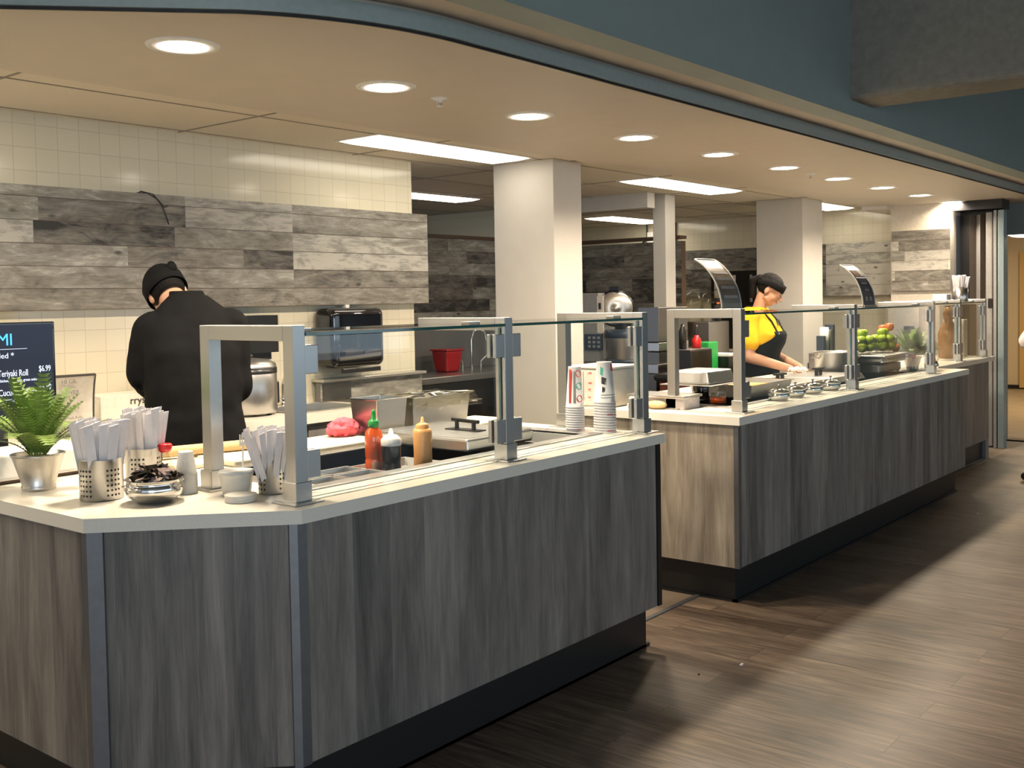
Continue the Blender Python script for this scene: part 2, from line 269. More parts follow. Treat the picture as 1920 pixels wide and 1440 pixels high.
M = dict(
    lam=laminate('grey_oak_laminate'), lam_lit=laminate('lit_oak_laminate', dark=(.25, .21, .16), light=(.52, .45, .35)), wood=barnwood('weathered_boards'), tile=tiles('cream_tile'), tiley=tiles('cream_tile_side', axis=1),  # end-panel laminate: the grey oak with warm lamplight put into its colour
    floor=floormat('vinyl_plank_floor'), quarry=pm('kitchen_floor_tile', (.16, .12, .085), .6, bump=.1),
    quartz=pm('cream_quartz', (.84, .79, .68), .22, scale=180, var=.03), kick=pm('black_rubber_base', (.012, .012, .012), .42),
    steel=steel('brushed_steel', (.54, .53, .51), rough=.33), steelh=steel('brushed_steel_flat', stretch=(40, 1, 1), rough=.3), chrome=steel('polished_steel', (.75, .74, .71), .09), steeld=steel('dark_steel', (.25, .24, .23), .35),
    alu=pm('anodised_trim', (.20, .205, .215), .38, .75), blackp=pm('black_plastic', (.012, .012, .013), .3), blackg=pm('gloss_black_plastic', (.006, .006, .008), .06, coat=.5),
    beige=pm('beige_paint', (.60, .53, .44), .6, scale=9, var=.02), colp=pm('column_paint', (.62, .58, .52), .55, scale=9, var=.02), sof=pm('soffit_paint', (.56, .50, .425), .55, scale=7, var=.02),
    ceil=pm('ceiling_tile', (.66, .60, .50), .85, bump=.15, scale=160, var=.04), grid=pm('ceiling_grid', (.26, .23, .19), .6),
    blue=pm('teal_paint', (.23, .275, .255), .55, scale=8, var=.03), blueT=pm('teal_metal_trim', (.30, .38, .39), .35, .3), conc=pm('rough_plaster', (.26, .25, .215), .9, bump=.9, scale=26, var=.12),
    brown=pm('brown_cap', (.10, .055, .03), .5), white=pm('white_plastic', (.80, .78, .74), .4), paper=pm('white_paper', (.82, .78, .78), .7, scale=60, var=.03), card=pm('carton_white', (.80, .74, .64), .7),
    glass=glassmat('clear_glass', (.975, .99, .985)), gedge=pm('green_glass_edge', (.02, .11, .09), .08, coat=.6), black=pm('matt_black_cloth', (.006, .006, .0065), .85, bump=.25, scale=500, var=.2),
    skin=pm('skin', (.50, .27, .17), .5, sss=.12, var=.04, scale=30), skin2=pm('skin_tan', (.46, .24, .15), .5, sss=.12, var=.04, scale=30), hair=pm('black_hair_cloth', (.005, .004, .0035), .6, bump=.5, scale=60, stretch=(8, 1, 1)), yellow=pm('yellow_cotton', (.85, .46, .018), .8, bump=.1, scale=300),
    leaf=pm('fern_green', (.17, .27, .05), .5, var=.35, scale=25), soil=pm('soil', (.03, .02, .012), .9, bump=.5), zinc=pm('galvanised', (.58, .55, .50), .32, .85, scale=25, var=.08),
    red=pm('red_plastic', (.55, .015, .018), .3), green=pm('green_plastic', (.02, .30, .06), .35), orange=pm('chilli_sauce', (.72, .10, .012), .18, coat=.6), mayo=pm('peach_sauce', (.80, .40, .14), .35), soy=pm('soy_dark', (.012, .009, .006), .12),
    clearp=glassmat('clear_plastic', (.86, .85, .80), .8), cupp=pm('frosted_plastic', (.86, .82, .73), .35, trans=.12), pink=pm('pink_towel', (.82, .13, .17), .9, bump=.5, scale=300), board=pm('cream_cutting_board', (.85, .77, .58), .45), bread=pm('bamboo_mat', (.62, .44, .22), .7, bump=.5, scale=30, stretch=(1, 12, 12), var=.2),
    screen=pm('menu_screen', (.004, .006, .014), .35, emit=(.002, .005, .014), es=1.0), scrt=emis('screen_white', (.8, .86, 1), 1.0), scrb=emis('screen_blue', (.08, .45, 1), 1.4),
    lens=emis('lamp_lens', (1, .86, .68), 22), troff=emis('diffuser', (1, .90, .73), 4.6), apple=pm('green_apple', (.36, .50, .04), .3, var=.2, scale=12), applr=pm('red_apple', (.60, .16, .05), .3, var=.3, scale=12),
    ink=pm('dark_ink', (.03, .03, .03), .6), inkr=pm('red_ink', (.65, .05, .04), .6), inkt=pm('teal_ink', (.06, .45, .36), .6), ink_g=pm('grey_ink', (.28, .27, .25), .6), dwood=pm('red_brown_wood', (.16, .045, .02), .45, scale=8, var=.3, stretch=(1, 1, .2)),
    ydoor=pm('yellow_door_paint', (.66, .40, .13), .5, var=.03), dglass=pm('dark_glass', (.06, .05, .035), .1), grey=pm('grey_panel', (.23, .22, .215), .45), lgrey=pm('light_grey_metal', (.36, .35, .33), .45, .3), bill=pm('brown_strip', (.075, .055, .04), .5), cream=pm('cream_shirt', (.68, .60, .55), .8), food=pm('orange_food', (.55, .30, .10), .6, bump=.5),
    wrap=glassmat('cling_film', (.90, .88, .80), 1.0), white2=pm('white_wall', (.66, .60, .50), .6), oil=pm('amber_liquid', (.24, .13, .06), .2, var=.3, scale=14), nav=pm('navy_plastic', (.03, .045, .07), .35), dfloor=pm('dull_carpet', (.10, .09, .08), .9))

# ================================================================ setting
def struct(name, mats, g, **k):
    o = g.build(name, mats, **k); o['kind'] = 'structure'; return o
ZC, ZS = 2.43, 2.40
struct('floor', M['floor'], G().box(-5, 11.6, -6, 2.62, -.05, 0))
struct('trim_1', M['alu'], G().box(3.9, 4.95, 2.60, 2.625, 0, .006))
struct('floor_kitchen', M['quarry'], G().box(-5, 11.6, 2.62, 9, -.05, -.001))
struct('floor_corridor', pm('corridor_floor', (.36, .27, .17), .35, scale=4, var=.12), G().box(11.6, 18, -3, 6, -.05, 0))
struct('trim_2', M['blackp'], G().box(11.45, 11.62, .8, 2.83, 0, .012))
# cream-tiled back wall and the gap to the deeper kitchen
struct('wall_back', M['tile'], G().box(-5, 5.0, 4.87, 5.0, 0, ZC))
struct('wall_kitchen_side', M['tile'], G().box(8.2, 8.3, 6.3, 9, 0, ZC))
struct('wall_kitchen_far', M['tiley'], G().box(11.25, 11.4, 3.72, 9, 0, 2.6))
struct('wall_kitchen_rear', M['beige'], G().box(5, 11.4, 8.9, 9.0, 0, ZC))
struct('wall_right_return', M['white2'], G().box(10.757, 11.4, 3.15, 3.74, 0, 2.42))
struct('wall_left', M['beige'], G().box(-5.1, -5, 2.6, 9, 0, ZC))
struct('ceiling_kitchen', M['ceil'], G().box(-5, 11.4, 3.80, 9, ZC, ZC+.05))
g = G()
for k in range(-4, 8): g.box(2.02+1.235*k-.006, 2.02+1.235*k+.006, 3.9, 9, ZC-.003, ZC+.001)
for y in (4.19-.62*0, 4.81+.0, 5.43, 6.05, 6.67, 7.29): g.box(-5, 11.2, y-.004, y+.004, ZC-.003, ZC+.001)
struct('trim_3', M['grid'], g)
# soffit with its curved front
def soffit_edge(dy=0):
    pts = [(11.5, 2.42-dy), (2.75, 2.42-dy)]
    c0 = Vector((2.10, 2.535)); n = 14
    p0, p1, p2 = Vector((2.75, 2.42)), Vector((2.32, 2.42)), Vector((2.0, 2.66))
    for i in range(1, n+1):
        t = i/n; p = (1-t)**2*p0+2*t*(1-t)*p1+t*t*p2; q = (p-Vector((2.9, 3.2))).normalized()*dy; pts.append((p.x+q.x, p.y+q.y))
    pts.append((.643, 3.93))
    return pts
E0 = soffit_edge()
struct('ceiling_soffit', M['sof'], G().prism(E0+[(11.5, 3.93)], ZS, ZS+.12))
def band(pts, d0, d1, z0, z1, name, mt):
    g = G(); n = len(pts); P = [Vector(p) for p in pts]; N_ = []
    for i in range(n):
        t = (P[min(i+1, n-1)]-P[max(i-1, 0)]).normalized(); N_.append(Vector((-t.y, t.x)) if False else Vector((-abs(t.y) if t.y > 0 else abs(t.y), -abs(t.x))))
    A = [(p+q*d0) for p, q in zip(P, N_)]; B = [(p+q*d1) for p, q in zip(P, N_)]
    for i in range(n-1):
        g.add([(A[i].x, A[i].y, z0), (A[i+1].x, A[i+1].y, z0), (B[i+1].x, B[i+1].y, z0), (B[i].x, B[i].y, z0),
               (A[i].x, A[i].y, z1), (A[i+1].x, A[i+1].y, z1), (B[i+1].x, B[i+1].y, z1), (B[i].x, B[i].y, z1)],
              [(0, 1, 2, 3), (4, 7, 6, 5), (3, 2, 6, 7), (0, 4, 5, 1), (1, 5, 6, 2), (0, 3, 7, 4)])
    return struct(name, mt, g)
band(E0, 0, .018, ZS+.004, ZS+.062, 'trim_4', M['blueT'])
band(E0, 0, .006, ZS-.006, ZS+.004, 'trim_5', M['blackp'])
# underside between the curved trim and the straight teal bulkhead
struct('ceiling_ledge', M['sof'], G().prism([(11.5, 2.20), (-3, 2.20), (-3, 5.2), (11.5, 5.2)], ZS+.075, ZS+.09))
struct('wall_bulkhead', M['blue'], G().box(-5, 11.6, 2.10, 2.235, ZS+.05, 3.6))
struct('ceiling_beam', M['conc'], G().box(5.44, 5.80, -6, 2.235, 2.53, 3.6), bevel=.035, seg=4)
struct('ceiling_beam_2', M['conc'], G().box(10.2, 10.6, -6, 2.235, 2.52, 3.6), bevel=.035, seg=4)
struct('ceiling', pm('dining_ceiling', (.30, .29, .26), .9, bump=.3), G().box(-5, 11.6, -6, 2.2, 3.3, 3.4))
struct('wall_end', M['blue'], G().box(11.5, 11.6, -6, .8, 0, 3.4).box(11.5, 11.6, .8, 2.84, 2.09, 3.4).box(11.5, 11.6, 2.84, 3.2, 0, 3.4))
# corridor beyond the opening
struct('wall_corridor', pm('corridor_wall', (.70, .55, .33), .6, var=.02), G().box(17.7, 17.8, -3, 6.5, 0, 2.6))
struct('wall_corridor_side', M['beige'], G().box(11.6, 17.8, 6, 6.1, 0, 2.6))
struct('ceiling_corridor', M['ceil'], G().box(11.6, 17.8, -3, 6.5, 2.42, 2.5))
struct('trim_6', M['blackp'], G().box(17.66, 17.70, -3, 6, 0, .06))
d = struct('door_1', M['ydoor'], G().box(17.62, 17.70, 3.25, 4.15, .02, 2.12), bevel=.006)
h = G().box(17.605, 17.62, 3.86, 4.06, 1.44, 2.0).build('window_pane', M['dglass'], d)
G().tube([(17.6, 3.40, 1.02), (17.55, 3.40, 1.02), (17.55, 3.28, 1.02)], .012).build('handle', M['steel'], d)
# windows of the dining side, behind the camera: only their light and reflection reach the picture
struct('wall_windows', M['beige'], G().box(-5, 11.6, -6.1, -6, 0, .75).box(-5, 11.6, -6.1, -6, 2.75, 3.4).box(11.1, 11.6, -6.1, -6, .75, 2.75).box(-5, -4.9, -6.1, -6, .75, 2.75))
g = G()
for x in (-4.9, -3.2, -1.45, .3, 2.05, 3.8, 5.6, 7.4, 9.2, 11.0): g.box(x-.04, x+.04, -6.05, -5.98, .75, 2.75)
g.box(-4.9, 11.1, -6.05, -5.98, 1.9, 1.96)
struct('window_1', M['grey'], g)
struct('wall_west', M['beige'], G().box(-5.1, -5, -6, 2.6, 0, .6).box(-5.1, -5, -6, 2.6, 2.7, 3.4).box(-5.1, -5, 1.9, 2.6, .6, 2.7))
# columns
struct('column_1', M['colp'], G().box(5.525, 5.838, 4.1, 4.606, 0, ZC), bevel=.004)
struct('column_2', M['colp'], G().box(9.428, 9.891, 4.1, 4.57, 0, ZC), bevel=.004)
struct('column_3', M['colp'], G().box(8.15, 8.32, 4.82, 4.95, 0, ZC), bevel=.004)
struct('beam_header', M['colp'], G().box(7.9, 8.02, 4.85, 6.4, 2.30, ZC))
struct('beam_header_2', M['colp'], G().box(10.6, 11.25, 3.72, 3.98, 2.36, ZC))

# ---------------------------------------------------------------- weathered board panels
def boards(name, label, plane, pos, thick, rows, cols, rnd, group=None, edge=None, cat='wall panel'):
    """rows: list of (z0, z1, [(u0, u1, tone), ...])"""
    g = G(); tones = []
    rr = random.Random(rnd)
    u0 = min(c[0] for r in rows for c in r[2]); u1 = max(c[1] for r in rows for c in r[2]); z0 = min(r[0] for r in rows); z1 = max(r[1] for r in rows)
    for (a, b, cs) in rows:
        for (p, q, t) in cs:
            if plane == 'y':
                vs = [(p, pos, a), (q, pos, a), (q, pos, b), (p, pos, b)]
            else:
                vs = [(pos, q, a), (pos, p, a), (pos, p, b), (pos, q, b)]
            g.add(vs, [(0, 1, 2, 3)], 0); tones.append((t, rr.random()))
            e = .0022; ln = .0012     # dark joint under each board
            if plane == 'y': g.box(p, q, pos-.0012, pos+.001, a-ln, a+ln, 1)
            else: g.box(pos-.0012, pos+.001, p, q, a-ln, a+ln, 1)
            tones += [(0, 0)]*6
    n0 = len(g.f)
    if plane == 'y': g.box(u0, u1, pos+.0012, pos+thick, z0, z1, 1 if edge is None else 2)
    else: g.box(pos+.0012, pos+thick, u0, u1, z0, z1, 1 if edge is None else 2)
    tones += [(0, 0)]*6
    mats = [M['wood'], M['brown']]+([edge] if edge else [])
    o = g.build(name, mats)
    at = o.data.attributes.new('board', 'FLOAT_COLOR', 'CORNER')
    for p in o.data.polygons:
        t, s_ = tones[p.index]
        for li in p.loop_indices: at.data[li].color = (t, s_, 0, 1)
    return tag(o, label, cat, group)
def rowgen(u0, u1, zs, seed, lo=.3, hi=.95, wmin=.45, wmax=1.1):
    rr = random.Random(seed); rows = []
    for a, b in zip(zs[:-1], zs[1:]):
        u = u0-rr.random()*.6; cs = []
        while u < u1:
            w = rr.uniform(wmin, wmax); p, q = max(u, u0), min(u+w, u1)
            if q-p > .02: cs.append((p, q, rr.uniform(lo, hi)))
            u += w
        rows.append((a, b, cs))
    return rows
S1, S2 = 3.238, 3.946
rows = [(2.034, 2.086, [(-1, .9, .7), (.9, S1, .78), (S1, S2, .93), (S2, 5.07, .68)]),
        (1.924, 2.034, [(-1, 1.2, .5), (1.2, 2.45, .70), (2.45, S1, .45), (S1, S2, .93), (S2, 5.07, .70)]),
        (1.818, 1.924, [(-1, 1.0, .8), (1.0, 2.423, .98), (2.423, 3.171, .28), (3.171, S2, .72), (S2, 5.07, .95)]),
        (1.713, 1.818, [(-1, 1.5, .4), (1.5, 2.9, .76), (2.9, 3.6, .62), (3.6, S2, .30), (S2, 5.07, 1.0)]),
        (1.607, 1.713, [(-1, .6, .7), (.6, S2, .72), (S2, 5.07, .50)]),
        (1.505, 1.607, [(-1, 1.7, .5), (1.7, S2, .56), (S2, 5.07, .60)])]
boards('board_panel', 'large weathered grey board panel on the cream tiled wall behind the black-jacketed cook', 'y', 4.80, .068, rows, None, 3, edge=M['colp'])
boards('board_panel', 'weathered board partition under a brown cap, seen between tiled wall and first column', 'y', 6.20, .08, rowgen(5.4, 8.65, [1.0+.106*k for k in range(0, 11)], 11, .2, .85), None, 5)
boards('board_panel', 'weathered board partition behind the round lid and steel cooker, between two columns', 'x', 8.65, .08, rowgen(4.95, 6.2, [.2+.115*k for k in range(0, 17)], 14, .15, .9), None, 6)
boards('board_panel', 'dark weathered board panel on the far wall behind the curved menu stand and cooler', 'x', 11.2, .048, rowgen(4.60, 6.6, [1.50+.114*k for k in range(0, 6)], 21, .2, .7), None, 7)
boards('board_panel', 'pale whitewashed board panel on the far tiled wall right of the second column', 'x', 11.19, .058, rowgen(3.80, 4.60, [1.50+.114*k for k in range(0, 6)], 22, .85, 1.15), None, 8)
boards('board_panel', 'rosy grey board panel on the short wall beside the folding door', 'x', 10.72, .035, rowgen(3.15, 3.72, [1.54+.1*k for k in range(0, 7)], 24, .45, 1.1, .3, .7), None, 9, edge=M['white2'])
o = G().box(5.4, 8.72, 6.17, 6.30, 2.06, 2.09).box(8.62, 8.75, 4.95, 6.2, 2.06, 2.09).build('trim_7', M['brown']); o['kind'] = 'structure'

# ---------------------------------------------------------------- lamps
def downlight():
    r = empty('recessed_downlight', 'x', 'ceiling light', (0, 0, 0), group='round recessed downlights along the soffit')
    G().lathe([(.086, 0.0), (.088, -.006), (.122, -.004), (.124, 0)], n=40).build('trim_ring', M['white'], r)
    G().lathe([(.0, -.009), (.05, -.007), (.088, -.002)], n=40).build('lens', M['lens'], r)
    return r
LX = [2.125+.957*k for k in range(10)]
proto = downlight()
names = ['nearest, first', 'second', 'third', 'fourth', 'fifth', 'sixth', 'seventh', 'eighth', 'ninth', 'farthest, tenth']
for k, x in enumerate(LX):
    o = proto if k == 0 else copy_tree(proto)
    o.location = (x, 3.135, ZS-.0005)
    o['label'] = 'round recessed downlight glowing warm, %s in the soffit row counted from the near end' % names[k]
    area('downlight_lamp', (x, 3.135, ZS-.012), .165, .165, 20, WARM, shape='DISK', spread=150)
TR = [((4.05, 4.18), (5.38, 4.50), 'behind the first column, above the aisle', 1), ((5.95, 6.18), (7.22, 6.48), 'left of the first column, deeper in the kitchen', 1), ((6.97, 4.19), (8.38, 4.53), 'in front of the slim post, between the two columns', 1),
      ((9.85, 6.5), (11.05, 6.88), 'deep behind the header beam, right of the first column', 1), ((10.05, 4.19), (10.95, 4.52), 'right of the second column, partly hidden', 1)]
for (a, b, w, _) in TR:
    r = empty('fluorescent_fixture', 'flat glowing fluorescent ceiling panel '+w, 'ceiling light', (a[0], a[1], ZC), group='fluorescent ceiling panels in the kitchen')
    G((a[0], a[1], ZC)).box(a[0]-.02, b[0]+.02, a[1]-.02, b[1]+.02, ZC-.006, ZC+.004).build('frame', M['white'], r)
    G((a[0], a[1], ZC)).frus(b[0], a[0], b[1], a[1], ZC-.0065, ZC-.022, -.05).build('diffuser', M['troff'], r)
for (x, y) in ((-2.9, 4.35), (-.0, 4.35), (2.1, 6.2), (1.1, 4.35)): area('kitchen_panel_lamp', (x, y, ZC-.02), 1.2, .3, 15, (1, .88, .70))
r = empty('corridor_lamp', 'round white glowing ceiling lamp beyond the open doorway', 'ceiling light', (16, 3.6, 2.418))
G().lathe([(0, -.16), (.25, -.14), (.42, -.07), (.45, 0)], n=28).build('shade', M['troff'], r); G().lathe([(.47, -.02), (.47, 0)], n=28).build('rim', M['white'], r)
area('corridor_lamp_light', (14.6, 2.6, 2.38), 1, 1, 55, (1, .80, .52))
for (x, lab) in ((3.42, 'small white fire sprinkler in the soffit after the second downlight'), (7.39, 'small white fire sprinkler in the soffit after the sixth downlight')):
    r = empty('fire_sprinkler', lab, 'sprinkler', (x, 3.15, ZS), group='fire sprinklers in the soffit')
    G().lathe([(.008, -.02), (.012, -.012), (.036, -.004), (.038, 0)], n=24).build('escutcheon', M['white'], r)
    g = G().tube([(-.012, 0, -.01), (-.014, 0, -.028), (0, 0, -.036), (.014, 0, -.028), (.012, 0, -.01)], .0022).lathe([(.004, -.038), (.014, -.036), (.014, -.034)], n=16); g.build('deflector', M['steel'], r)
# wire hanging out of the tiled wall above the boards
g = G(); g.tube([(2.985, 4.85, 2.085), (3.01, 4.84, 2.10), (3.05, 4.80, 2.085), (3.09, 4.79, 2.04), (3.115, 4.788, 1.98), (3.13, 4.788, 1.935)], .0035, 8).tube([(2.985, 4.85, 2.09), (3.02, 4.80, 2.09), (3.07, 4.79, 2.06), (3.11, 4.79, 2.02), (3.125, 4.785, 2.03)], .003, 8)
tag(g.build('loose_wire', M['blackp']), 'thin loose dark wire hanging from the tile over the board panel', 'wire')

# ================================================================ counters
def counter(name, label, poly, panel_poly, kick_poly, zt, th, posts=(), endlight=True):
    x0, y0 = poly[0]
    r = empty(name, label, 'counter', (x0, y0, 0)); off = (x0, y0, 0)
    G(off).prism(poly, zt-th, zt).build('worktop', M['quartz'], r, bevel=.003)
    G(off).prism(kick_poly, 0, .19).build('kick_base', M['kick'], r)
    G(off).prism(panel_poly, .186, zt-th).build('body_panel', M['lam'], r)
    for (px, py, w) in posts:
        G(off).box(px-w, px+w, py-w, py+w, .186, zt-th-.001).build('corner_trim', M['alu'], r)
    return r
T = .93
# near counter (a worktop with a well cut into it is built as a frame of four slabs)
def worktop_hole(g, poly_front, x0, x1, y0, y1, X0, X1, Y0, Y1, z0, z1):
    pass
near = empty('serving_counter', 'near serving counter with grey wood front and chamfered left corner', 'counter', (1.5, 2.34, 0)); off = (1.5, 2.34, 0)
WX0, WX1, WY0, WY1 = 2.16, 3.76, 2.565, 3.13
g = G(off); z0, z1 = T-.04, T
g.prism([(WX0, 2.336), (WX1, 2.336), (WX1, WY0), (WX0, WY0)], z0, z1)
g.prism([(WX1, 2.336), (3.925, 2.336), (3.925, 3.45), (WX1, 3.45)], z0, z1)
g.prism([(WX0, WY1), (WX1, WY1), (WX1, 3.45), (WX0, 3.45)], z0, z1)
g.prism([(1.5, 2.75), (1.927, 2.336), (WX0, 2.336), (WX0, 3.45), (2.10, 3.75), (1.5, 3.75)], z0, z1)
g.build('worktop', M['quartz'], near)
G(off).prism([(1.6, 2.83), (1.965, 2.41), (3.87, 2.41), (3.87, 3.38), (1.6, 3.68)], 0, .19).build('kick_base', M['kick'], near)
G(off).prism([(1.6, 2.83), (1.965, 2.41), (3.9, 2.41), (3.9, 2.43), (1.97, 2.43), (1.6, 2.86)], 0, .012).build('base_cove', M['kick'], near)
f = .022
fx = [(1.52, 3.73), (1.52, 2.762), (1.937, 2.358), (3.905, 2.358), (3.905, 3.43), (1.52, 3.73)]
G(off).prism([(1.520, 3.73), (1.520, 2.775), (1.545, 2.775), (1.545, 3.73)], .186, z0).build('side_panel', M['lam'], near)
G(off).prism([(1.533, 2.762), (1.937-.012, 2.370), (1.945, 2.39), (1.553, 2.78)], .186, z0).build('chamfer_panel', M['lam'], near)
G(off).prism([(1.952, 2.358), (3.88, 2.358), (3.88, 2.38), (1.952, 2.38)], .186, z0).build('front_panel', M['lam'], near)
G(off).prism([(3.88, 2.386), (3.905, 2.386), (3.905, 3.43), (3.88, 3.43)], .186, z0).build('end_panel', M['lam'], near)
G(off).box(1.56, 3.88, 3.41, 3.43, .186, z0).build('back_panel', M['grey'], near)
G(off).prism([(1.512, 2.758), (1.543, 2.728), (1.565, 2.75), (1.53, 2.785), (1.512, 2.785)], .186, z0-.001).build('corner_trim', M['alu'], near)
G(off).prism([(1.905, 2.366), (1.922, 2.350), (1.955, 2.350), (1.955, 2.38), (1.915, 2.385)], .186, z0-.001).build('corner_trim', M['alu'], near)
G(off).prism([(3.882, 2.351), (3.91, 2.351), (3.91, 2.385), (3.882, 2.385)], .186, z0-.001).build('corner_trim', M['blackp'], near)
# far counter
far = empty('serving_counter', 'long middle serving counter with grey wood front, behind the near counter', 'counter', (4.6, 2.34, 0)); off = (4.6, 2.34, 0)
FX0, FX1 = 4.62, 8.42
g = G(off)
VX0, VX1, VY0, VY1 = 4.98, 7.9, 2.575, 3.10
g.prism([(FX0, 2.336), (VX0, 2.336), (VX0, 3.42), (FX0, 3.42)], z0, z1).prism([(VX0, 2.336), (VX1, 2.336), (VX1, VY0), (VX0, VY0)], z0, z1)
g.prism([(VX1, 2.336), (FX1, 2.336), (FX1, 3.42), (VX1, 3.42)], z0, z1).prism([(VX0, VY1), (VX1, VY1), (VX1, 3.42), (VX0, 3.42)], z0, z1)
g.build('worktop', M['quartz'], far)
G(off).box(FX0+.085, FX1-.1, 2.41, 3.34, 0, .19).build('kick_base', M['kick'], far)
G(off).box(FX0+.072, FX1-.09, 2.397, 2.42, 0, .012).box(FX0+.072, FX0+.09, 2.397, 3.22, 0, .012).build('base_cove', M['kick'], far)
G(off).box(FX0+.045, FX1-.02, 2.358, 2.38, .186, z0).build('front_panel', M['lam'], far)
G(off).box(FX0+.022, FX0+.044, 2.375, 3.40, .186, z0).build('side_panel', M['lam_lit'], far)
G(off).box(FX1-.04, FX1-.018, 2.381, 3.40, .186, z0).build('side_panel', M['lam'], far)
G(off).box(FX0+.018, FX0+.048, 2.352, 2.378, .186, z0-.001).build('corner_trim', M['alu'], far)
G(off).box(FX0+.06, FX1-.05, 3.37, 3.39, .186, z0).build('back_panel', M['grey'], far)
# third counter
thr = empty('serving_counter', 'farthest short serving counter beside the folding door', 'counter', (8.5, 2.61, 0)); off = (8.5, 2.61, 0)
G(off).box(8.46, 10.22, 2.61, 3.25, z0, z1).build('worktop', M['quartz'], thr, bevel=.003)
G(off).box(8.5, 10.12, 2.69, 3.2, 0, .19).build('kick_base', M['kick'], thr)
G(off).box(8.5, 10.13, 2.672, 2.69, 0, .014).build('base_cove', M['alu'], thr)
G(off).box(8.48, 10.10, 2.633, 2.655, .186, z0).build('front_panel', M['lam'], thr)
G(off).box(8.48, 10.10, 2.656, 3.2, .186, z0).build('carcass', M['grey'], thr)
G(off).box(10.10, 10.2, 2.66, 3.2, 0, z0).build('end_post', M['grey'], thr)

# ---------------------------------------------------------------- sneeze guards
ZG = 1.452
def guard_frame(name, parent, off, x, yf, yr, zt=ZG, w=.046, rear=True):
    """front post, top arm and rear post of square brushed tube"""
    h = w/2; g = G(off)
    # mitred inverted U or cantilever
    g.box(x-h, x+h, yf-h, yf+h, T+.004, zt)
    g.box(x-h, x+h, yf+h, yr-h if rear else yr, zt-w, zt)
    if rear: g.box(x-h, x+h, yr-h, yr+h, T+.004, zt)
    o = g.build(name, M['steel'], parent, bevel=.0015)
    for y in ((yf, yr) if rear else (yf,)):
        gg = G(off).box(x-.055, x+.055, y-.055, y+.055, T, T+.005).box(x-h-.007, x+h+.007, y-h-.007, y+h+.007, T+.005, T+.062)
        gg.build('base_plate', M['steel'], o, bevel=.0015)
    return o
def glass_pane(name, parent, off, x0, x1, y0, y1, z0, z1, tone='glass'):
    g = G(off); g.box(x0, x1, y0, y1, z0, z1)
    t = min(x1-x0, y1-y0, z1-z0); dims = (x1-x0, y1-y0, z1-z0); ax = dims.index(t)
    # faces order: z0,z1,y0,y1,x0,x1 -> the two large faces are glass, the thin rims green
    order = [2, 2, 1, 1, 0, 0]
    g.m = [0 if order[i] == ax else 1 for i in range(6)]
    return g.build(name, [M['glass'], M['gedge']], parent)
def clamp(parent, off, x0, x1, y, z, h=.085):
    g = G(off).box(x0, x1, y-.021, y-.006, z-h/2, z+h/2).box(x0, x1, y+.006, y+.021, z-h/2, z+h/2)
    g.build('glass_clamp', M['lgrey'] if False else M['steel'], parent, bevel=.002)
def guard(label, xs, yf, yr, rears, z_lo=1.0, arms=None):
    L0 = (xs[0], yf, T); r = empty('sneeze_guard', label, 'sneeze guard', L0)
    for k, x in enumerate(xs): guard_frame('post_frame', r, L0, x, yf, yr, rear=rears[k])
    for k in range(len(xs)-1):
        a, b = xs[k]+.028, xs[k+1]-.028
        gp = glass_pane('glass_panel', r, L0, a, b, yf-.005, yf+.005, T+.008, ZG-.035)
        gs = glass_pane('glass_shelf', r, L0, xs[k]+.024, xs[k+1]-.024, yf-.028, yr-.02, ZG-.032, ZG-.022)
        for (q0, q1) in ((a-.005, a+.045), (b-.045, b+.005)):
            for z in (1.35, 1.04): clamp(gp, L0, q0, q1, yf, z)
        for xx in (xs[k]+.09, xs[k+1]-.09):
            G(L0).box(xx-.03, xx+.03, yf+.06, yf+.10, ZG-.022, ZG-.012).build('shelf_clip', M['steeld'], gs, bevel=.002)
    return r
guard('near glass sneeze guard on steel posts on the near counter', [2.0, 2.97, 3.91-.005], 2.44, 2.85, [True, False, True])
guard('middle glass sneeze guard on steel posts in front of the woman in yellow', [4.83, 6.335, 7.85], 2.44, 2.82, [True, False, False])
guard('farthest small glass sneeze guard by the folding door', [8.55, 9.30, 10.06], 2.67, 3.02, [False, False, True])

# ---------------------------------------------------------------- folding door at the far end
r = empty('folding_door', 'stack of dark folding door leaves beside the open doorway', 'folding door', (10.85, 2.84, 0)); off = (10.85, 2.84, 0)
y = 3.17; cols_ = ['blackp', 'blackp', 'bill', 'grey', 'bill', 'grey', 'grey']
ws = [.055, .095, .05, .05, .035, .045, .02]
for k, (w, c) in enumerate(zip(ws, cols_)):
    dx = .05 if k % 2 else 0
    G(off).prism([(10.9+dx, y), (10.90+.05-dx, y-w), (10.92+.05-dx, y-w), (10.92+dx, y)], .015, 2.27).build('leaf', M[c], r); y -= w
G(off).box(10.87, 11.0, 2.80, 2.862, .01, 2.29).build('lead_leaf', M['lgrey'], r, bevel=.01)
G(off).box(10.862, 10.872, 2.80, 2.84, 1.36, 1.45).build('latch', M['blackp'], r)
r = empty('door_frame', 'blue-grey steel door post between the folding door and the open doorway', 'door post', (10.85, 2.74, 0)); off = (10.85, 2.74, 0)
G(off).box(10.84, 10.95, 2.69, 2.745, 0, 2.30).build('post', M['blueT'], r, bevel=.004)
G(off).box(10.84, 10.95, 2.755, 2.785, 0, 2.30).build('channel', M['lgrey'], r, bevel=.004)
G(off).box(10.845, 10.94, 2.745, 2.755, 0, 2.24).build('gasket', M['blackp'], r)
struct('wall_recess_top', M['blackp'], G().box(10.76, 11.04, 2.69, 3.14, 2.31, 2.42))
struct('wall_recess', M['blackp'], G().box(11.05, 11.12, 2.77, 3.2, 0, 2.42))

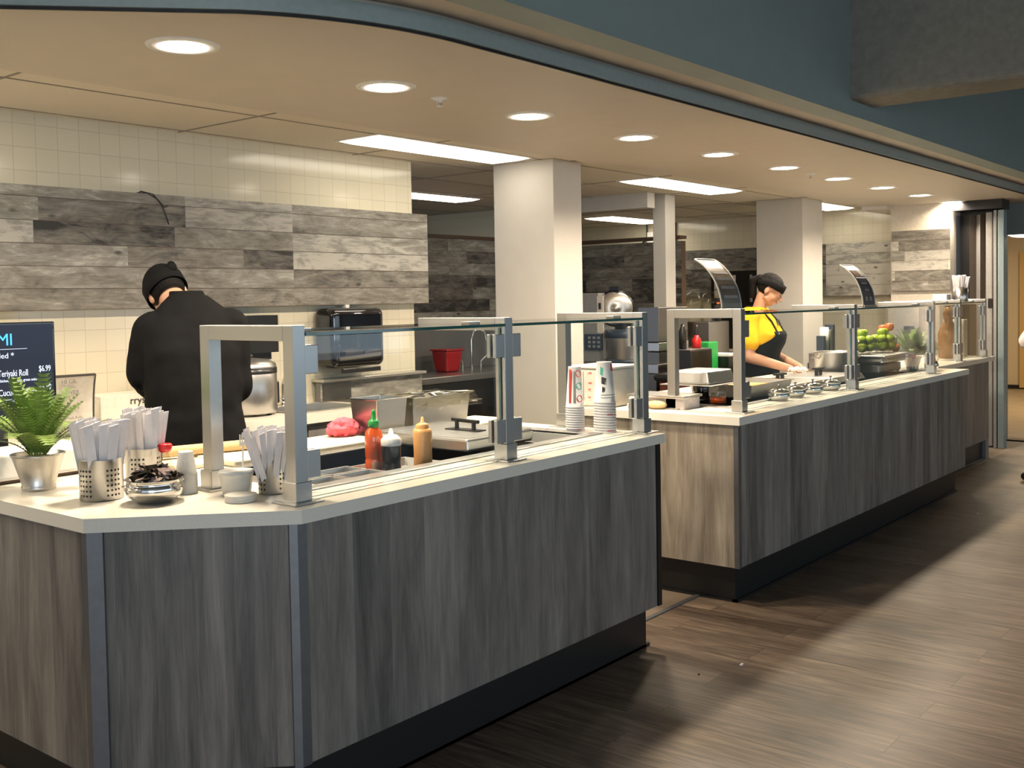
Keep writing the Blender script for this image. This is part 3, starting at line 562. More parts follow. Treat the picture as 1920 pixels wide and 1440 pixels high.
# ================================================================ props on the near counter
def place(o, x, y, z, rz=0): o.location = (x, y, z); o.rotation_euler = (0, 0, rz); return o
def fern(name, label, x, y, z, s=1.0, n=30, seed=1, spread=.17, up=.16, parentname='potted_fern'):
    rr = random.Random(seed); r = empty(parentname, label, 'plant', (x, y, z))
    G().lathe([(.050*s, 0), (.052*s, .004), (.053*s, .012), (.050*s, .016), (.078*s, .108*s), (.083*s, .112*s), (.083*s, .118*s), (.077*s, .118*s), (.074*s, .108*s), (0, .100*s)], n=40).build('pot', M['zinc'], r)
    G().lathe([(.073*s, .100*s), (.04*s, .108*s), (0, .110*s)], n=24).build('soil', M['soil'], r)
    g = G()
    for k in range(n):
        a = rr.uniform(0, 6.283) if k > 8 else k*6.283/9
        L = rr.uniform(.8, 1.25)*(.13+.0)*s*1.7; tilt = rr.uniform(.15, 1.15)
        d = Vector((math.cos(a), math.sin(a), 0)); pts = []; p = Vector((d.x*.02*s, d.y*.02*s, .105*s)); th = math.pi/2-tilt*.55
        m = 18
        for i in range(m+1):
            pts.append(p.copy()); p = p+(d*math.cos(th)+Vector((0, 0, 1))*math.sin(th))*L/m; th -= tilt*1.0/m*1.3
        g.tube(pts, [.0014*s*(1-i/m*.7) for i in range(m+1)], 4)
        for i in range(2, m+1):
            t = (pts[i]-pts[i-1]).normalized(); sd = t.cross(Vector((0, 0, 1)))
            if sd.length < 1e-3: sd = d.orthogonal()
            sd.normalize(); w = .034*s*math.sin(math.pi*(.12+.85*(1-i/m))**.8)*1.0+.003
            nrm = sd.cross(t)
            for sg in (-1, 1):
                b = pts[i]; tip = b+sd*sg*w+t*w*.35-nrm*(-.12)*w; hw = L/m*.46
                g.add([b-t*hw*.7, b+sd*sg*w*.5-t*hw*.9+nrm*.002, tip, b+sd*sg*w*.55+t*hw+nrm*.002, b+t*hw*.7], [(0, 1, 2, 3, 4)], 0, False)
    g.build('foliage', M['leaf'], r)
    return r
fern('f', 'potted fern in a small galvanised pot at the left end of the near counter', 1.67, 3.33, T, 1.0, 34, 4)
# perforated steel caddies
def caddy(label, x, y, r_, h_, holes=True, group='perforated steel utensil caddies'):
    r = empty('utensil_caddy', label, 'caddy', (x, y, T), group=group)
    g = G().lathe([(0, .002), (r_*.97, 0), (r_, .003), (r_, h_-.002), (r_+.001, h_), (r_-.002, h_), (r_-.002, .004), (0, .004)], n=48)
    hr = .0036
    n_ = int(6.283*r_/.0125)
    for row in range(6):
        for k in range(n_):
            if k % 7 in (4, 5, 6): continue
            a = 2*math.pi*k/n_+.35; zz = .017+row*.0150
            c = Vector((math.cos(a), math.sin(a), 0)); t = Vector((-math.sin(a), math.cos(a), 0)); b = c*(r_+.0004)+Vector((0, 0, zz))
            g.add([b+(t*math.cos(q*.7854)+Vector((0, 0, 1))*math.sin(q*.7854))*hr for q in range(8)], [tuple(range(8))], 1, False)
    g.build('body', [M['steel'], M['blackp']], r); return r
caddy('large perforated steel caddy full of paper-wrapped chopsticks, in front of the fern', 1.70, 3.00, .064, .125)
caddy('perforated steel caddy half hidden behind the chopstick caddy', 1.905, 3.10, .056, .125)
caddy('small perforated steel caddy of wrapped straws behind the first guard post', 2.055, 2.63, .041, .125)
# wrapped chopsticks / straws, one by one
def sleeve(w, h, t, tip):
    g = G().add([(-w/2, -t/2, 0), (w/2, -t/2, 0), (w/2, t/2, 0), (-w/2, t/2, 0), (-w/2, -t/2, h-tip), (w/2, -t/2, h), (w/2, t/2, h), (-w/2, t/2, h-tip)],
                [(0, 3, 2, 1), (4, 5, 6, 7), (0, 1, 5, 4), (1, 2, 6, 5), (2, 3, 7, 6), (3, 0, 4, 7)], 0, False)
    g.box(-.0006, .0006, -t/2-.0006, -t/2, 0, h*.93)
    return g
def fill(name, cat, label, group, x, y, z, R0, n, w, h, t, lean, seed, mat, tipz=.006, fan=1.0):
    rr = random.Random(seed); first = None
    for k in range(n):
        if first is None: first = o = sleeve(w, h, t, tipz).build(name, mat)
        else: o = first.copy(); C.objects.link(o)
        q = (k+.5)/n; rad = R0*math.sqrt(q)*.72; a = k*2.39996
        px, py = rad*math.cos(a), rad*math.sin(a)
        o.location = (x+px, y+py, z+rr.uniform(0, .018))
        # lean outward from the axis
        ax = Vector((-py, px, 0)); ax = ax.normalized() if ax.length > 1e-5 else Vector((1, 0, 0))
        o.rotation_mode = 'QUATERNION'
        ro = Matrix.Rotation(lean*(rad/R0)*rr.uniform(.7, 1.25), 3, ax) @ Matrix.Rotation(rr.uniform(-.6, .6)-.7, 3, 'Z')
        o.rotation_quaternion = ro.to_quaternion()
        tag(o, label, cat, group)
fill('chopstick_sleeve', 'chopsticks', 'white paper sleeve of chopsticks standing in the large front caddy', 'chopstick sleeves in the large caddy', 1.70, 3.00, T+.006, .060, 38, .027, .225, .0045, .27, 3, M['paper'])
fill('chopstick_sleeve', 'chopsticks', 'white paper sleeve of chopsticks standing in the caddy behind', 'chopstick sleeves in the rear caddy', 1.905, 3.10, T+.006, .052, 28, .024, .235, .0045, .20, 5, M['paper'])
fill('wrapped_straw', 'straw', 'clear-wrapped white straw standing in the small caddy behind the guard post', 'wrapped straws in the small caddy', 2.055, 2.63, T+.006, .038, 32, .019, .19, .003, .52, 6, M['paper'], .004)
# handi bowl with sauce packets
def handi(name, label, x, y, s, lid=False, group=None, z=T):
    r = empty(name, label, 'bowl', (x, y, z), group=group)
    G().lathe([(0, .001), (.045*s, 0), (.062*s, .006*s), (.083*s, .024*s), (.0885*s, .040*s), (.084*s, .056*s), (.079*s, .064*s), (.089*s, .073*s), (.091*s, .074*s), (.078*s, .069*s), (.075*s, .064*s), (.080*s, .044*s), (.06*s, .012*s), (0, .006*s)], n=44).build('body', M['chrome'], r)
    if lid:
        G().lathe([(.084*s, .0745*s), (.080*s, .082*s), (.05*s, .094*s), (.02*s, .100*s), (0, .101*s)], n=36).build('lid', M['chrome'], r)
        G().lathe([(0, .10*s), (.006*s, .101*s), (.004*s, .112*s), (.012*s, .118*s), (.011*s, .126*s), (0, .129*s)], n=18).build('knob', M['steeld'], r)
    else:
        for sg in (-1, 1): G().tube([(sg*.084*s, -.02*s, .056*s), (sg*.100*s, -.014*s, .060*s), (sg*.102*s, .014*s, .060*s), (sg*.084*s, .02*s, .056*s)], .0025*s, 8).build('handle', M['chrome'], r)
    return r
handi('sauce_packet_bowl', 'shiny round steel bowl heaped with dark sauce packets at the front of the near counter', 1.765, 2.815, .96)
rr = random.Random(12); first = None
for k in range(46):
    o = None
    dark = k % 3 != 2
    if k < 2:
        g = G(); hh = .0045
        g.add([(-.022, -.014, 0), (.022, -.014, 0), (.022, .014, 0), (-.022, .014, 0), (-.015, -.009, hh), (.015, -.009, hh), (.015, .009, hh), (-.015, .009, hh), (-.015, -.009, -hh), (.015, -.009, -hh), (.015, .009, -hh), (-.015, .009, -hh)],
              [(4, 5, 6, 7), (0, 1, 5, 4), (1, 2, 6, 5), (2, 3, 7, 6), (3, 0, 4, 7), (11, 10, 9, 8), (8, 9, 1, 0), (9, 10, 2, 1), (10, 11, 3, 2), (11, 8, 0, 3)], 0, False)
        o = g.build('sauce_packet', M['soy'] if k == 0 else pm('clear_packet', (.36, .27, .25), .12, coat=.7, var=.3)); pk = (pk if k else []) + [o]
    else: o = (pk[0] if dark else pk[1]).copy(); C.objects.link(o)
    rad = .066*math.sqrt(rr.random()); a = rr.uniform(0, 6.28); hz = .074+.034*(1-(rad/.068)**2)*rr.uniform(.5, 1)
    o.location = (1.765+rad*math.cos(a), 2.815+rad*math.sin(a), T+hz-.004); o.rotation_euler = (rr.uniform(-.7, .7), rr.uniform(-.7, .7), rr.uniform(0, 3.1))
    isd = (k == 0) or (k > 1 and dark)
    tag(o, 'dark soy sauce packet heaped in the steel bowl' if isd else 'clear glossy sauce packet heaped in the steel bowl', 'sauce packet', 'dark sauce packets in the bowl' if isd else 'clear sauce packets in the bowl')
# little soy bottle with red cap
r = empty('soy_sauce_bottle', 'small clear soy sauce bottle with a red cap behind the steel bowl', 'bottle', (1.96, 3.06, T))
G().lathe([(0, 0), (.030, 0), (.033, .006), (.030, .05), (.018, .085), (.014, .10), (.014, .108)], n=24).build('body', M['clearp'], r)
G().lathe([(0, .003), (.028, .004), (.027, .035), (0, .035)], n=24).build('sauce', M['soy'], r)
G().lathe([(.014, .106), (.019, .108), (.023, .118), (.024, .130), (.020, .134), (0, .134)], n=20).build('cap', M['red'], r)
# upturned portion cups
rr = random.Random(3); first = None
for k in range(9):
    if first is None:
        first = o = G().lathe([(.021, .075), (.024, .074), (.031, .012), (.034, .004), (.034, 0), (.032, 0), (.030, .010), (.022, .071), (0, .0715)][::-1] if False else [(.034, 0), (.034, .004), (.031, .010), (.0235, .070), (.021, .0735), (0, .074)], n=28).build('portion_cup', M['cupp'])
    else: o = first.copy(); C.objects.link(o)
    o.location = (1.905, 2.86, T+.0005+k*.0072)
    tag(o, 'frosted portion cup turned upside down in the nested stack beside the steel bowl', 'cup', 'nested portion cups on the near counter')
# lids and white containers by the first guard
r = empty('lid_tub', 'round frosted plastic tub between the two posts of the first guard', 'tub', (1.975, 2.70, T))
G().lathe([(0, 0), (.040, 0), (.043, .003), (.050, .060), (.053, .064), (.053, .070), (0, .072)], n=36).build('body', M['cupp'], r)
G().lathe([(.054, .071), (.054, .075), (0, .077)], n=36).build('lid', M['white'], r)
first = None
for k in range(5):
    if first is None: first = o = G().lathe([(.045, 0), (.047, .002), (.047, .004), (.040, .005), (0, .005)], n=36).build('flat_lid', M['cupp'])
    else: o = first.copy(); C.objects.link(o)
    o.location = (1.915, 2.60, T+.0005+k*.0042); tag(o, 'flat frosted cup lid in the low stack before the guard post', 'lid', 'flat lids on the near counter')
r = empty('plastic_fork', 'white plastic fork standing up out of the tub behind the guard', 'fork', (2.03, 2.74, T+.07))
G().tube([(0, 0, 0), (.002, .0, .06), (.004, 0, .075)], .0028, 8).box(-.010, .012, -.001, .001, .072, .085).box(-.010, -.006, -.001, .001, .085, .108).box(-.002, .002, -.001, .001, .085, .108).box(.007, .011, -.001, .001, .085, .108).build('handle', M['white'], r)
# rolling mat and boards along the cook's side
r = empty('cutting_board', 'long cream cutting board along the cook\'s side of the near counter', 'cutting board', (2.2, 3.14, T))
G((2.2, 3.14, T)).box(2.30, 3.035, 3.15, 3.43, T+.001, T+.026).build('slab', M['board'], r, bevel=.008, seg=3)
tag(G().box(3.67, 3.90, 3.16, 3.40, T+.001, T+.022).build('cutting_board', M['board'], bevel=.006, seg=3), 'short cream cutting board behind the black-handled pan cover', 'cutting board')
tag(G().box(2.14, 2.295, 3.24, 3.62, T+.001, T+.020).build('cutting_board', M['board'], bevel=.006, seg=3), 'small cream board at the left beyond the first guard', 'cutting board')
g = G(); pts = [(2.215+.02*0+i*.028, 3.34+i*.0, T+.041) for i in range(15)]
r = empty('bamboo_mat', 'rolled bamboo sushi mat lying on the small cream board', 'sushi mat', (2.2, 3.34, T+.02))
G((2.2, 3.34, T+.02)).tube([(2.16, 3.44, T+.047), (2.62, 3.30, T+.047)], .0205, 14).build('roll', M['bread'], r)
tag(G().ell((0, 0, .0), (.03, .02, .016)).build('dummy', M['pink']), None, None); bpy.data.objects.remove(bpy.data.objects['dummy']); ALL.pop()
from mathutils import noise as mnoise
g = G(); g.ell((0, 0, .030), (.068, .048, .036), n=64, m=40); g.ell((.055, -.01, .018), (.035, .03, .018), n=40, m=24)
def crumple(p, k=30, a=.014):
    v = Vector(p); q = mnoise.noise(v*k)+.5*mnoise.noise(v*k*2.3); rdg = 1-abs(q)*2.2
    return v+Vector((mnoise.noise(v*k+Vector((5, 0, 0))), mnoise.noise(v*k+Vector((0, 7, 0))), 0))*a*.6+(v-Vector((0, 0, .02))).normalized()*rdg*a
g.v = [crumple(p) for p in g.v]; mz = min(p.z for p in g.v); g.v = [Vector((p.x, p.y, max(p.z, .002))) for p in g.v]
o = g.build('towel', M['pink']); place(o, 2.985, 3.34, T+.026); tag(o, 'crumpled pink towel on the cream cutting board', 'towel')

# ---------------------------------------------------------------- cold well of the near counter
off = (2.16, 2.565, T); r = well = empty('cold_well', 'stainless cold well with pans sunk into the near counter', 'food well', off)
g = G(off)
a0, a1, b0, b1 = WX0-.012, WX1+.012, WY0-.012, WY1+.012
i0, i1, j0, j1 = WX0+.05, WX1-.05, WY0+.045, WY1-.03
for (p, q, s_, t_) in ((a0, a1, b0, j0), (a0, a1, j1, b1), (a0, i0, j0, j1), (i1, a1, j0, j1)): g.box(p, q, s_, t_, T+.0005, T+.006)
g.build('rim', M['steel'], r, bevel=.0015)
g = G(off)
zb = T-.16
g.add([(i0, j0, T), (i1, j0, T), (i1, j1, T), (i0, j1, T), (i0, j0, zb), (i1, j0, zb), (i1, j1, zb), (i0, j1, zb)], [(4, 5, 6, 7), (0, 1, 5, 4), (1, 2, 6, 5), (2, 3, 7, 6), (3, 0, 4, 7)], 0, False)
g.build('basin', M['blackp'], r)
def pan(parent, off, x0, x1, y0, y1, zt, dep, name='pan', mt='steel', lip=.009):
    g = G(off); t = .012; zz = zt
    g.box(x0, x1, y0, y0+lip, zz-.002, zz+.001).box(x0, x1, y1-lip, y1, zz-.002, zz+.001).box(x0, x0+lip, y0+lip, y1-lip, zz-.002, zz+.001).box(x1-lip, x1, y0+lip, y1-lip, zz-.002, zz+.001)
    X0, X1, Y0, Y1 = x0+lip, x1-lip, y0+lip, y1-lip
    vs = [(X0, Y0, zz), (X1, Y0, zz), (X1, Y1, zz), (X0, Y1, zz), (X0+t, Y0+t, zz-dep), (X1-t, Y0+t, zz-dep), (X1-t, Y1-t, zz-dep), (X0+t, Y1-t, zz-dep)]
    g.add(vs, [(4, 5, 6, 7), (0, 1, 5, 4), (1, 2, 6, 5), (2, 3, 7, 6), (3, 0, 4, 7)], 0, False)
    vs2 = [(X0-.001, Y0-.001, zz), (X1+.001, Y0-.001, zz), (X1+.001, Y1+.001, zz), (X0-.001, Y1+.001, zz)]+[(X0+t-.001, Y0+t-.001, zz-dep-.001), (X1-t+.001, Y0+t-.001, zz-dep-.001), (X1-t+.001, Y1-t+.001, zz-dep-.001), (X0+t-.001, Y1-t+.001, zz-dep-.001)]
    g.add(vs2, [(7, 6, 5, 4), (4, 5, 1, 0), (5, 6, 2, 1), (6, 7, 3, 2), (7, 4, 0, 3)], 0, False)
    return g.build(name, M[mt], parent, bevel=.0008)
for (x0, x1, y0, y1) in ((2.215, 2.385, 2.625, 2.735), (2.215, 2.385, 2.745, 2.855), (2.395, 2.565, 2.625, 2.735), (2.395, 2.565, 2.745, 2.855)):
    pan(well, off, x0, x1, y0, y1, T-.004, .06, 'small_pan')
pan(well, off, 2.575, 2.93, 2.62, 2.92, T-.022, .03, 'shallow_tray')
pan(well, off, 3.42, 3.70, 2.63, 2.99, T-.004, .07, 'small_pan')
# squeeze bottles standing on the tray
zt = T-.0505
def bottle(name, label, x, y, z, parts):
    r = empty(name, label, 'bottle', (x, y, z))
    for (nm, prof, mt) in parts: G().lathe(prof, n=32).build(nm, M[mt], r)
    return r
bottle('chilli_sauce_bottle', 'orange-red chilli sauce bottle with a green nozzle cap behind the glass', 2.70, 2.85, zt,
       [('body', [(0, 0), (.031, 0), (.034, .006), (.034, .052), (.031, .060), (.034, .068), (.034, .135), (.030, .158), (.018, .172), (.016, .178)], 'orange'),
        ('cap', [(.0185, .174), (.0205, .176), (.0205, .196), (.016, .200), (.010, .204), (.008, .228), (.004, .240), (0, .241)], 'green')])
ro = [x for x in ALL if x.name.startswith('body')][-1]
g = G(); 
for k in range(9):
    a0_ = math.radians(-150+k*6); a1_ = a0_+math.radians(6)
    g.add([(.0347*math.cos(a0_), .0347*math.sin(a0_), .012), (.0347*math.cos(a1_), .0347*math.sin(a1_), .012), (.0347*math.cos(a1_), .0347*math.sin(a1_), .048), (.0347*math.cos(a0_), .0347*math.sin(a0_), .048)], [(0, 1, 2, 3)], 0, True)
g.build('printed_label', pm('pale_label', (.80, .45, .28), .4), ro)
bottle('soy_squeeze_bottle', 'short squeeze bottle of black sauce with a translucent lid', 2.705, 2.765, zt,
       [('body', [(0, 0), (.034, 0), (.036, .005), (.0345, .050), (.036, .10), (.036, .118)], 'soy'), ('lid', [(.0365, .112), (.0375, .114), (.0375, .134), (.030, .142), (.022, .150), (.010, .153), (.006, .172), (.004, .174), (0, .174)], 'white')])
bottle('sauce_squeeze_bottle', 'tall squeeze bottle of peach-coloured sauce behind the glass', 2.845, 2.74, zt,
       [('body', [(0, 0), (.033, 0), (.036, .006), (.034, .07), (.036, .145), (.033, .158), (.024, .162)], 'mayo'), ('lid', [(.024, .160), (.0245, .176), (.016, .180), (.007, .184), (.004, .204), (0, .205)], 'mayo')])
# big pan cover with black handle
r = empty('pan_cover', 'long steel pan cover with a black bar handle lying on the cold well', 'pan cover', (3.0, 2.64, T+.007)); off = (3.0, 2.64, T+.007)
G(off).box(2.99, 3.40, 2.645, 3.155, T+.008, T+.058).build('cover', M['steelh'], r, bevel=.010, seg=3)
G(off).box(3.0, 3.39, 2.655, 3.145, T+.0582, T+.0595).build('top_panel', M['steel'], r)
G(off).tube([(3.19, 2.76, T+.098), (3.21, 2.92, T+.098)], .0075, 10).tube([(3.195, 2.79, T+.06), (3.195, 2.79, T+.098)], .009, 8).tube([(3.205, 2.89, T+.06), (3.205, 2.89, T+.098)], .009, 8).box(3.175, 3.225, 2.75, 2.93, T+.0597, T+.064).build('handle', M['blackp'], r)
# deep steel pans on the back ledge
def deep_pan(label, x0, x1, y0, y1, z0, h, wrap=False):
    r = empty('deep_pan', label, 'steel pan', (x0, y0, z0)); off = (x0, y0, z0); t = .014
    g = G(off); vs = []
    o_ = [(x0+t, y0+t, z0), (x1-t, y0+t, z0), (x1-t, y1-t, z0), (x0+t, y1-t, z0), (x0, y0, z0+h), (x1, y0, z0+h), (x1, y1, z0+h), (x0, y1, z0+h)]
    g.add(o_, [(3, 2, 1, 0), (0, 1, 5, 4), (1, 2, 6, 5), (2, 3, 7, 6), (3, 0, 4, 7)], 0, False)
    i_ = [(x0+t+.003, y0+t+.003, z0+.004), (x1-t-.003, y0+t+.003, z0+.004), (x1-t-.003, y1-t-.003, z0+.004), (x0+t+.003, y1-t-.003, z0+.004), (x0+.003, y0+.003, z0+h), (x1-.003, y0+.003, z0+h), (x1-.003, y1-.003, z0+h), (x0+.003, y1-.003, z0+h)]
    g.add(i_, [(0, 1, 2, 3), (4, 5, 1, 0), (5, 6, 2, 1), (6, 7, 3, 2), (7, 4, 0, 3)], 0, False)
    g.build('body', M['steel'], r, bevel=.006, seg=3)
    l = .012; g = G(off).box(x0-l, x1+l, y0-l, y0+.002, z0+h-.001, z0+h+.002).box(x0-l, x1+l, y1-.002, y1+l, z0+h-.001, z0+h+.002).box(x0-l, x0+.002, y0, y1, z0+h-.001, z0+h+.002).box(x1-.002, x1+l, y0, y1, z0+h-.001, z0+h+.002)
    g.build('rim', M['chrome'], r, bevel=.001)
    if wrap:
        rr = random.Random(8); g = G(off); n = 44; per = []
        X0, X1, Y0, Y1 = x0-l-.003, x1+l+.003, y0-l-.003, y1+l+.003
        for k in range(n):
            t_ = k/n*4; s_ = int(t_); q = t_-s_
            per.append([(X0+(X1-X0)*q, Y0), (X1, Y0+(Y1-Y0)*q), (X1-(X1-X0)*q, Y1), (X0, Y1-(Y1-Y0)*q)][s_])
        rings = []
        for j in range(6):
            zz = z0+h+.004-j*.011; rings.append([(p[0]+(p[0]-(X0+X1)/2)*.02*j*rr.uniform(-.3, 1.4)+rr.uniform(-.004, .004)*j, p[1]+(p[1]-(Y0+Y1)/2)*.02*j*rr.uniform(-.3, 1.4)+rr.uniform(-.004, .004)*j, zz+rr.uniform(-.004, .004)*(1+j*.6)) for p in per])
        vs = [v for ring in rings for v in ring]; fs = [(j*n+i, j*n+(i+1) % n, (j+1)*n+(i+1) % n, (j+1)*n+i) for j in range(5) for i in range(n)]
        cx, cy = (X0+X1)/2, (Y0+Y1)/2; inner = [(cx+(p[0]-cx)*.5, cy+(p[1]-cy)*.5, z0+h+rr.uniform(-.002, .010)) for p in per]
        b = len(vs); vs += inner; fs += [(i, b+i, b+(i+1) % n, (i+1) % n) for i in range(n)]; vs.append((cx, cy, z0+h+.004)); fs += [(b+i, len(vs)-1, b+(i+1) % n) for i in range(n)]
        g.add(vs, fs, 0, False).build('cling_film', M['wrap'], r)
    return r
deep_pan('open deep steel pan standing on the back ledge behind the chilli sauce bottle', 3.055, 3.235, 3.20, 3.37, T+.001, .175)
deep_pan('deep steel pan covered in crinkled cling film behind the pan cover', 3.275, 3.65, 3.205, 3.42, T+.001, .165, True)
# cups at the right end of the near counter: upside-down nested stacks, the topmost cup showing its print
def cyl_patch(g, rad0, rad1, a0, a1, z0, z1, n=6, slant=0):
    for i in range(n):
        p = math.radians(a0+(a1-a0)*i/n); q = math.radians(a0+(a1-a0)*(i+1)/n); s0 = slant*i/n; s1 = slant*(i+1)/n
        g.add([(rad0*math.cos(p), rad0*math.sin(p), z0+s0), (rad0*math.cos(q), rad0*math.sin(q), z0+s1), (rad1*math.cos(q), rad1*math.sin(q), z1+s1), (rad1*math.cos(p), rad1*math.sin(p), z1+s0)], [(0, 1, 2, 3)], 0, True)
    return g
def cup_stack(x, y, n, rt, rb, h, pitch, side, marks):
    rad = lambda z, e=.0006: rt+(rb-rt)*z/h+e
    first = None
    for k in range(n):
        z = T+.0005+k*pitch
        grp = 'white paper cups in the %s stack' % side
        if first is None or k == n-1 or k in marks:
            r = empty('paper_cup', 'x', 'cup', (x, y, z), group=grp)
            G().lathe([(rt+.0024, 0), (rt+.0030, .0025), (rt+.0022, .005), (rt, .0055), (rb, h-.003), (rb+.0008, h), (rb-.003, h), (rb-.003, h-.005), (0, h-.005)], n=36).build('body', M['paper'], r)
            bd = ALL[-1]
            if k in marks: cyl_patch(G(), rad(.007), rad(.0115), -135, -98, .007, .0115, 5).build('red_mark', M['inkr'], bd)
            if first is None: first = r
        else: r = copy_tree0(first); r.location = (x, y, z)
        lab = 'white paper cup nested upside down in the %s stack' % side
        if k == n-1: lab = {'shorter left': 'topmost cup of the shorter left stack, with a red stripe and round fruit logos', 'taller right': 'topmost cup of the taller right stack, printed teal, red and black'}[side]
        elif k in marks: lab = 'white paper cup with a red mark, %s in the %s stack' % ('lowest' if k == 0 else 'midway up', side)
        tag(r, lab, 'cup', grp)
    return r, rad
def copy_tree0(o):
    c = o.copy(); C.objects.link(c)
    for ch in [q for q in ALL if q.parent == o and q.name.startswith('body')]:
        d_ = ch.copy(); C.objects.link(d_); d_.parent = c
    return c
r, rad = cup_stack(3.80, 2.72, 11, .040, .028, .180, .0105, 'shorter left', (0,))
cyl_patch(G(), rad(.02), rad(.10), 172, 190, .02, .17, 4).build('red_stripe', M['inkr'], r)
cyl_patch(G(), rad(.02), rad(.16), 205, 222, .02, .16, 4).build('grey_stripe', M['ink_g'], r)
for (zz, mt_) in ((.150, 'orange'), (.095, 'inkt'), (.040, 'inkr')):
    g = G(); q = .016
    g.add([((rad(zz+q*math.sin(i*.3927), .0012))*math.cos(R(250)+q*math.cos(i*.3927)/rad(zz)), (rad(zz+q*math.sin(i*.3927), .0012))*math.sin(R(250)+q*math.cos(i*.3927)/rad(zz)), zz+q*math.sin(i*.3927)) for i in range(16)], [tuple(range(16))]).build('round_print', M[mt_], r)
r, rad = cup_stack(3.835, 2.585, 12, .0475, .033, .178, .0118, 'taller right', (0, 6))
cyl_patch(G(), rad(.125), rad(.16), 185, 290, .125, .160, 12, -.045).build('teal_print', M['inkt'], r)
cyl_patch(G(), rad(.14), rad(.17), 262, 330, .138, .170, 8).build('red_print', M['inkr'], r)
cyl_patch(G(), rad(.10), rad(.125), 300, 345, .060, .125, 8).build('red_print', M['inkr'], r)
cyl_patch(G(), rad(.085), rad(.115), 195, 250, .085, .115, 6, -.012).build('black_print', M['ink'], r)
cyl_patch(G(), rad(.05), rad(.072), 200, 222, .048, .072, 4, -.006).build('black_print', M['ink'], r)
for zz in (.022, .034): cyl_patch(G(), rad(zz), rad(zz+.003), 195, 300, zz, zz+.003, 10).build('grey_text_line', M['ink_g'], r)
# white storage container with red graduations on the far counter's left end
r = empty('storage_container', 'white square storage container with red measuring marks behind the cup stacks', 'container', (4.72, 3.0, T)); off = (4.72, 3.0, T)
G(off).frus(4.70, 4.93, 3.12, 3.375, T+.001, T+.205, -.006).build('body', M['card'], r, bevel=.012, seg=3)
G(off).box(4.688, 4.942, 3.108, 3.387, T+.206, T+.222).build('rim', M['white'], r, bevel=.005)
for k, (yy, zz) in enumerate(((3.205, .178), (3.205, .150), (3.135, .125), (3.205, .095), (3.205, .048), (3.135, .178), (3.135, .090), (3.135, .046))):
    text('red_lettering', ['12-', '10-', '-10M', '8-', '4-', '-12M', '-6M', '-4M'][k], .014, (4.6925, yy+.14, T+zz), (0, -1, 0), (0, 0, 1), M['inkr'], r, off=off)
G(off).box(4.6925, 4.695, 3.300, 3.303, T+.035, T+.19).build('printed_line', M['ink_g'], r)

# ================================================================ back counter against the tiled wall
r = back = empty('back_counter', 'cream-topped back counter with grey wood doors against the tiled wall', 'counter', (1.5, 4.33, 0)); off = (1.5, 4.33, 0)
SX0, SX1, SY0, SY1 = 3.62, 4.10, 4.42, 4.78
g = G(off)
g.box(.2, SX0, 4.33, 4.868, T-.05, T).box(SX1, 4.21, 4.33, 4.868, T-.05, T).box(SX0, SX1, 4.33, SY0, T-.05, T).box(SX0, SX1, SY1, 4.868, T-.05, T)
g.build('worktop', M['quartz'], r)
G(off).box(.25, 4.18, 4.38, 4.86, .1, T-.22).box(.25, 4.18, 4.38, 4.40, T-.22, T-.05).build('carcass', M['lam'], r)
G(off).box(.3, 4.15, 4.42, 4.86, 0, .1).build('kick_base', M['kick'], r)
for k in range(7):
    d = G(off).box(.3+k*.56, .3+k*.56+.54, 4.362, 4.379, .12, T-.07).build('door', M['lam'], r, bevel=.002)
    G(off).tube([(.36+k*.56, 4.362, .74), (.36+k*.56, 4.34, .74), (.50+k*.56, 4.34, .74), (.50+k*.56, 4.362, .74)], .005, 8).build('handle', M['steel'], d)
r = empty('sink_basin', 'small steel hand sink set in the back counter', 'sink', (SX0, SY0, T)); off = (SX0, SY0, T)
pan(r, off, SX0-.01, SX1+.01, SY0-.01, SY1+.01, T+.004, .12, 'basin', 'steel', .02)
r = empty('sink_faucet', 'curved chrome faucet at the hand sink, seen beside the glass edge', 'faucet', (3.86, 4.82, T))
G().lathe([(0, .001), (.022, .001), (.020, .01), (.012, .015), (.012, .05)], n=20).build('base', M['chrome'], r)
G().tube([(0, 0, .05), (0, 0, .12), (0, -.02, .165), (.0, -.06, .180), (0, -.10, .165), (0, -.115, .13)], .010, 12).build('spout', M['chrome'], r)
G().tube([(.01, 0, .04), (.06, -.01, .055)], .006, 8).build('lever', M['chrome'], r)
r = empty('low_wainscot', 'grey wood splash panel with steel ledge on the wall behind the deep pans', 'splash panel', (4.12, 4.84, T)); off = (4.12, 4.84, T)
bb = boards('wood_facing', None, 'y', 4.80, .04, [(T+.002, T+.115, [(4.125, 4.99, .8)])], None, 31, edge=M['grey'], cat=None); bb.parent = r; bb.matrix_parent_inverse = Matrix.Translation((-4.12, -4.84, -T)); 
for k_ in ('label', 'category'):
    if k_ in bb: del bb[k_]
G(off).box(4.115, 4.995, 4.76, 4.868, T+.118, T+.135).build('ledge', M['steelh'], r, bevel=.002)
G(off).box(4.14, 4.36, 4.792, 4.80, T+.01, T+.105).build('dark_insert', M['steeld'], r)
r = empty('paper_towel_dispenser', 'large gloss black paper towel dispenser on the tiled wall', 'towel dispenser', (4.12, 4.75, 1.12)); off = (4.12, 4.75, 1.12)
o = G(off).box(4.135, 4.555, 4.68, 4.868, 1.13, 1.485).build('housing', M['blackg'], r, bevel=.045, seg=6); 
for p in o.data.polygons: p.use_smooth = True
G(off).box(4.19, 4.50, 4.673, 4.69, 1.10, 1.128).build('slot', M['blackp'], r, bevel=.004)
G(off).box(4.33, 4.36, 4.79, 4.85, 1.4865, 1.505).build('lock', M['white'], r)
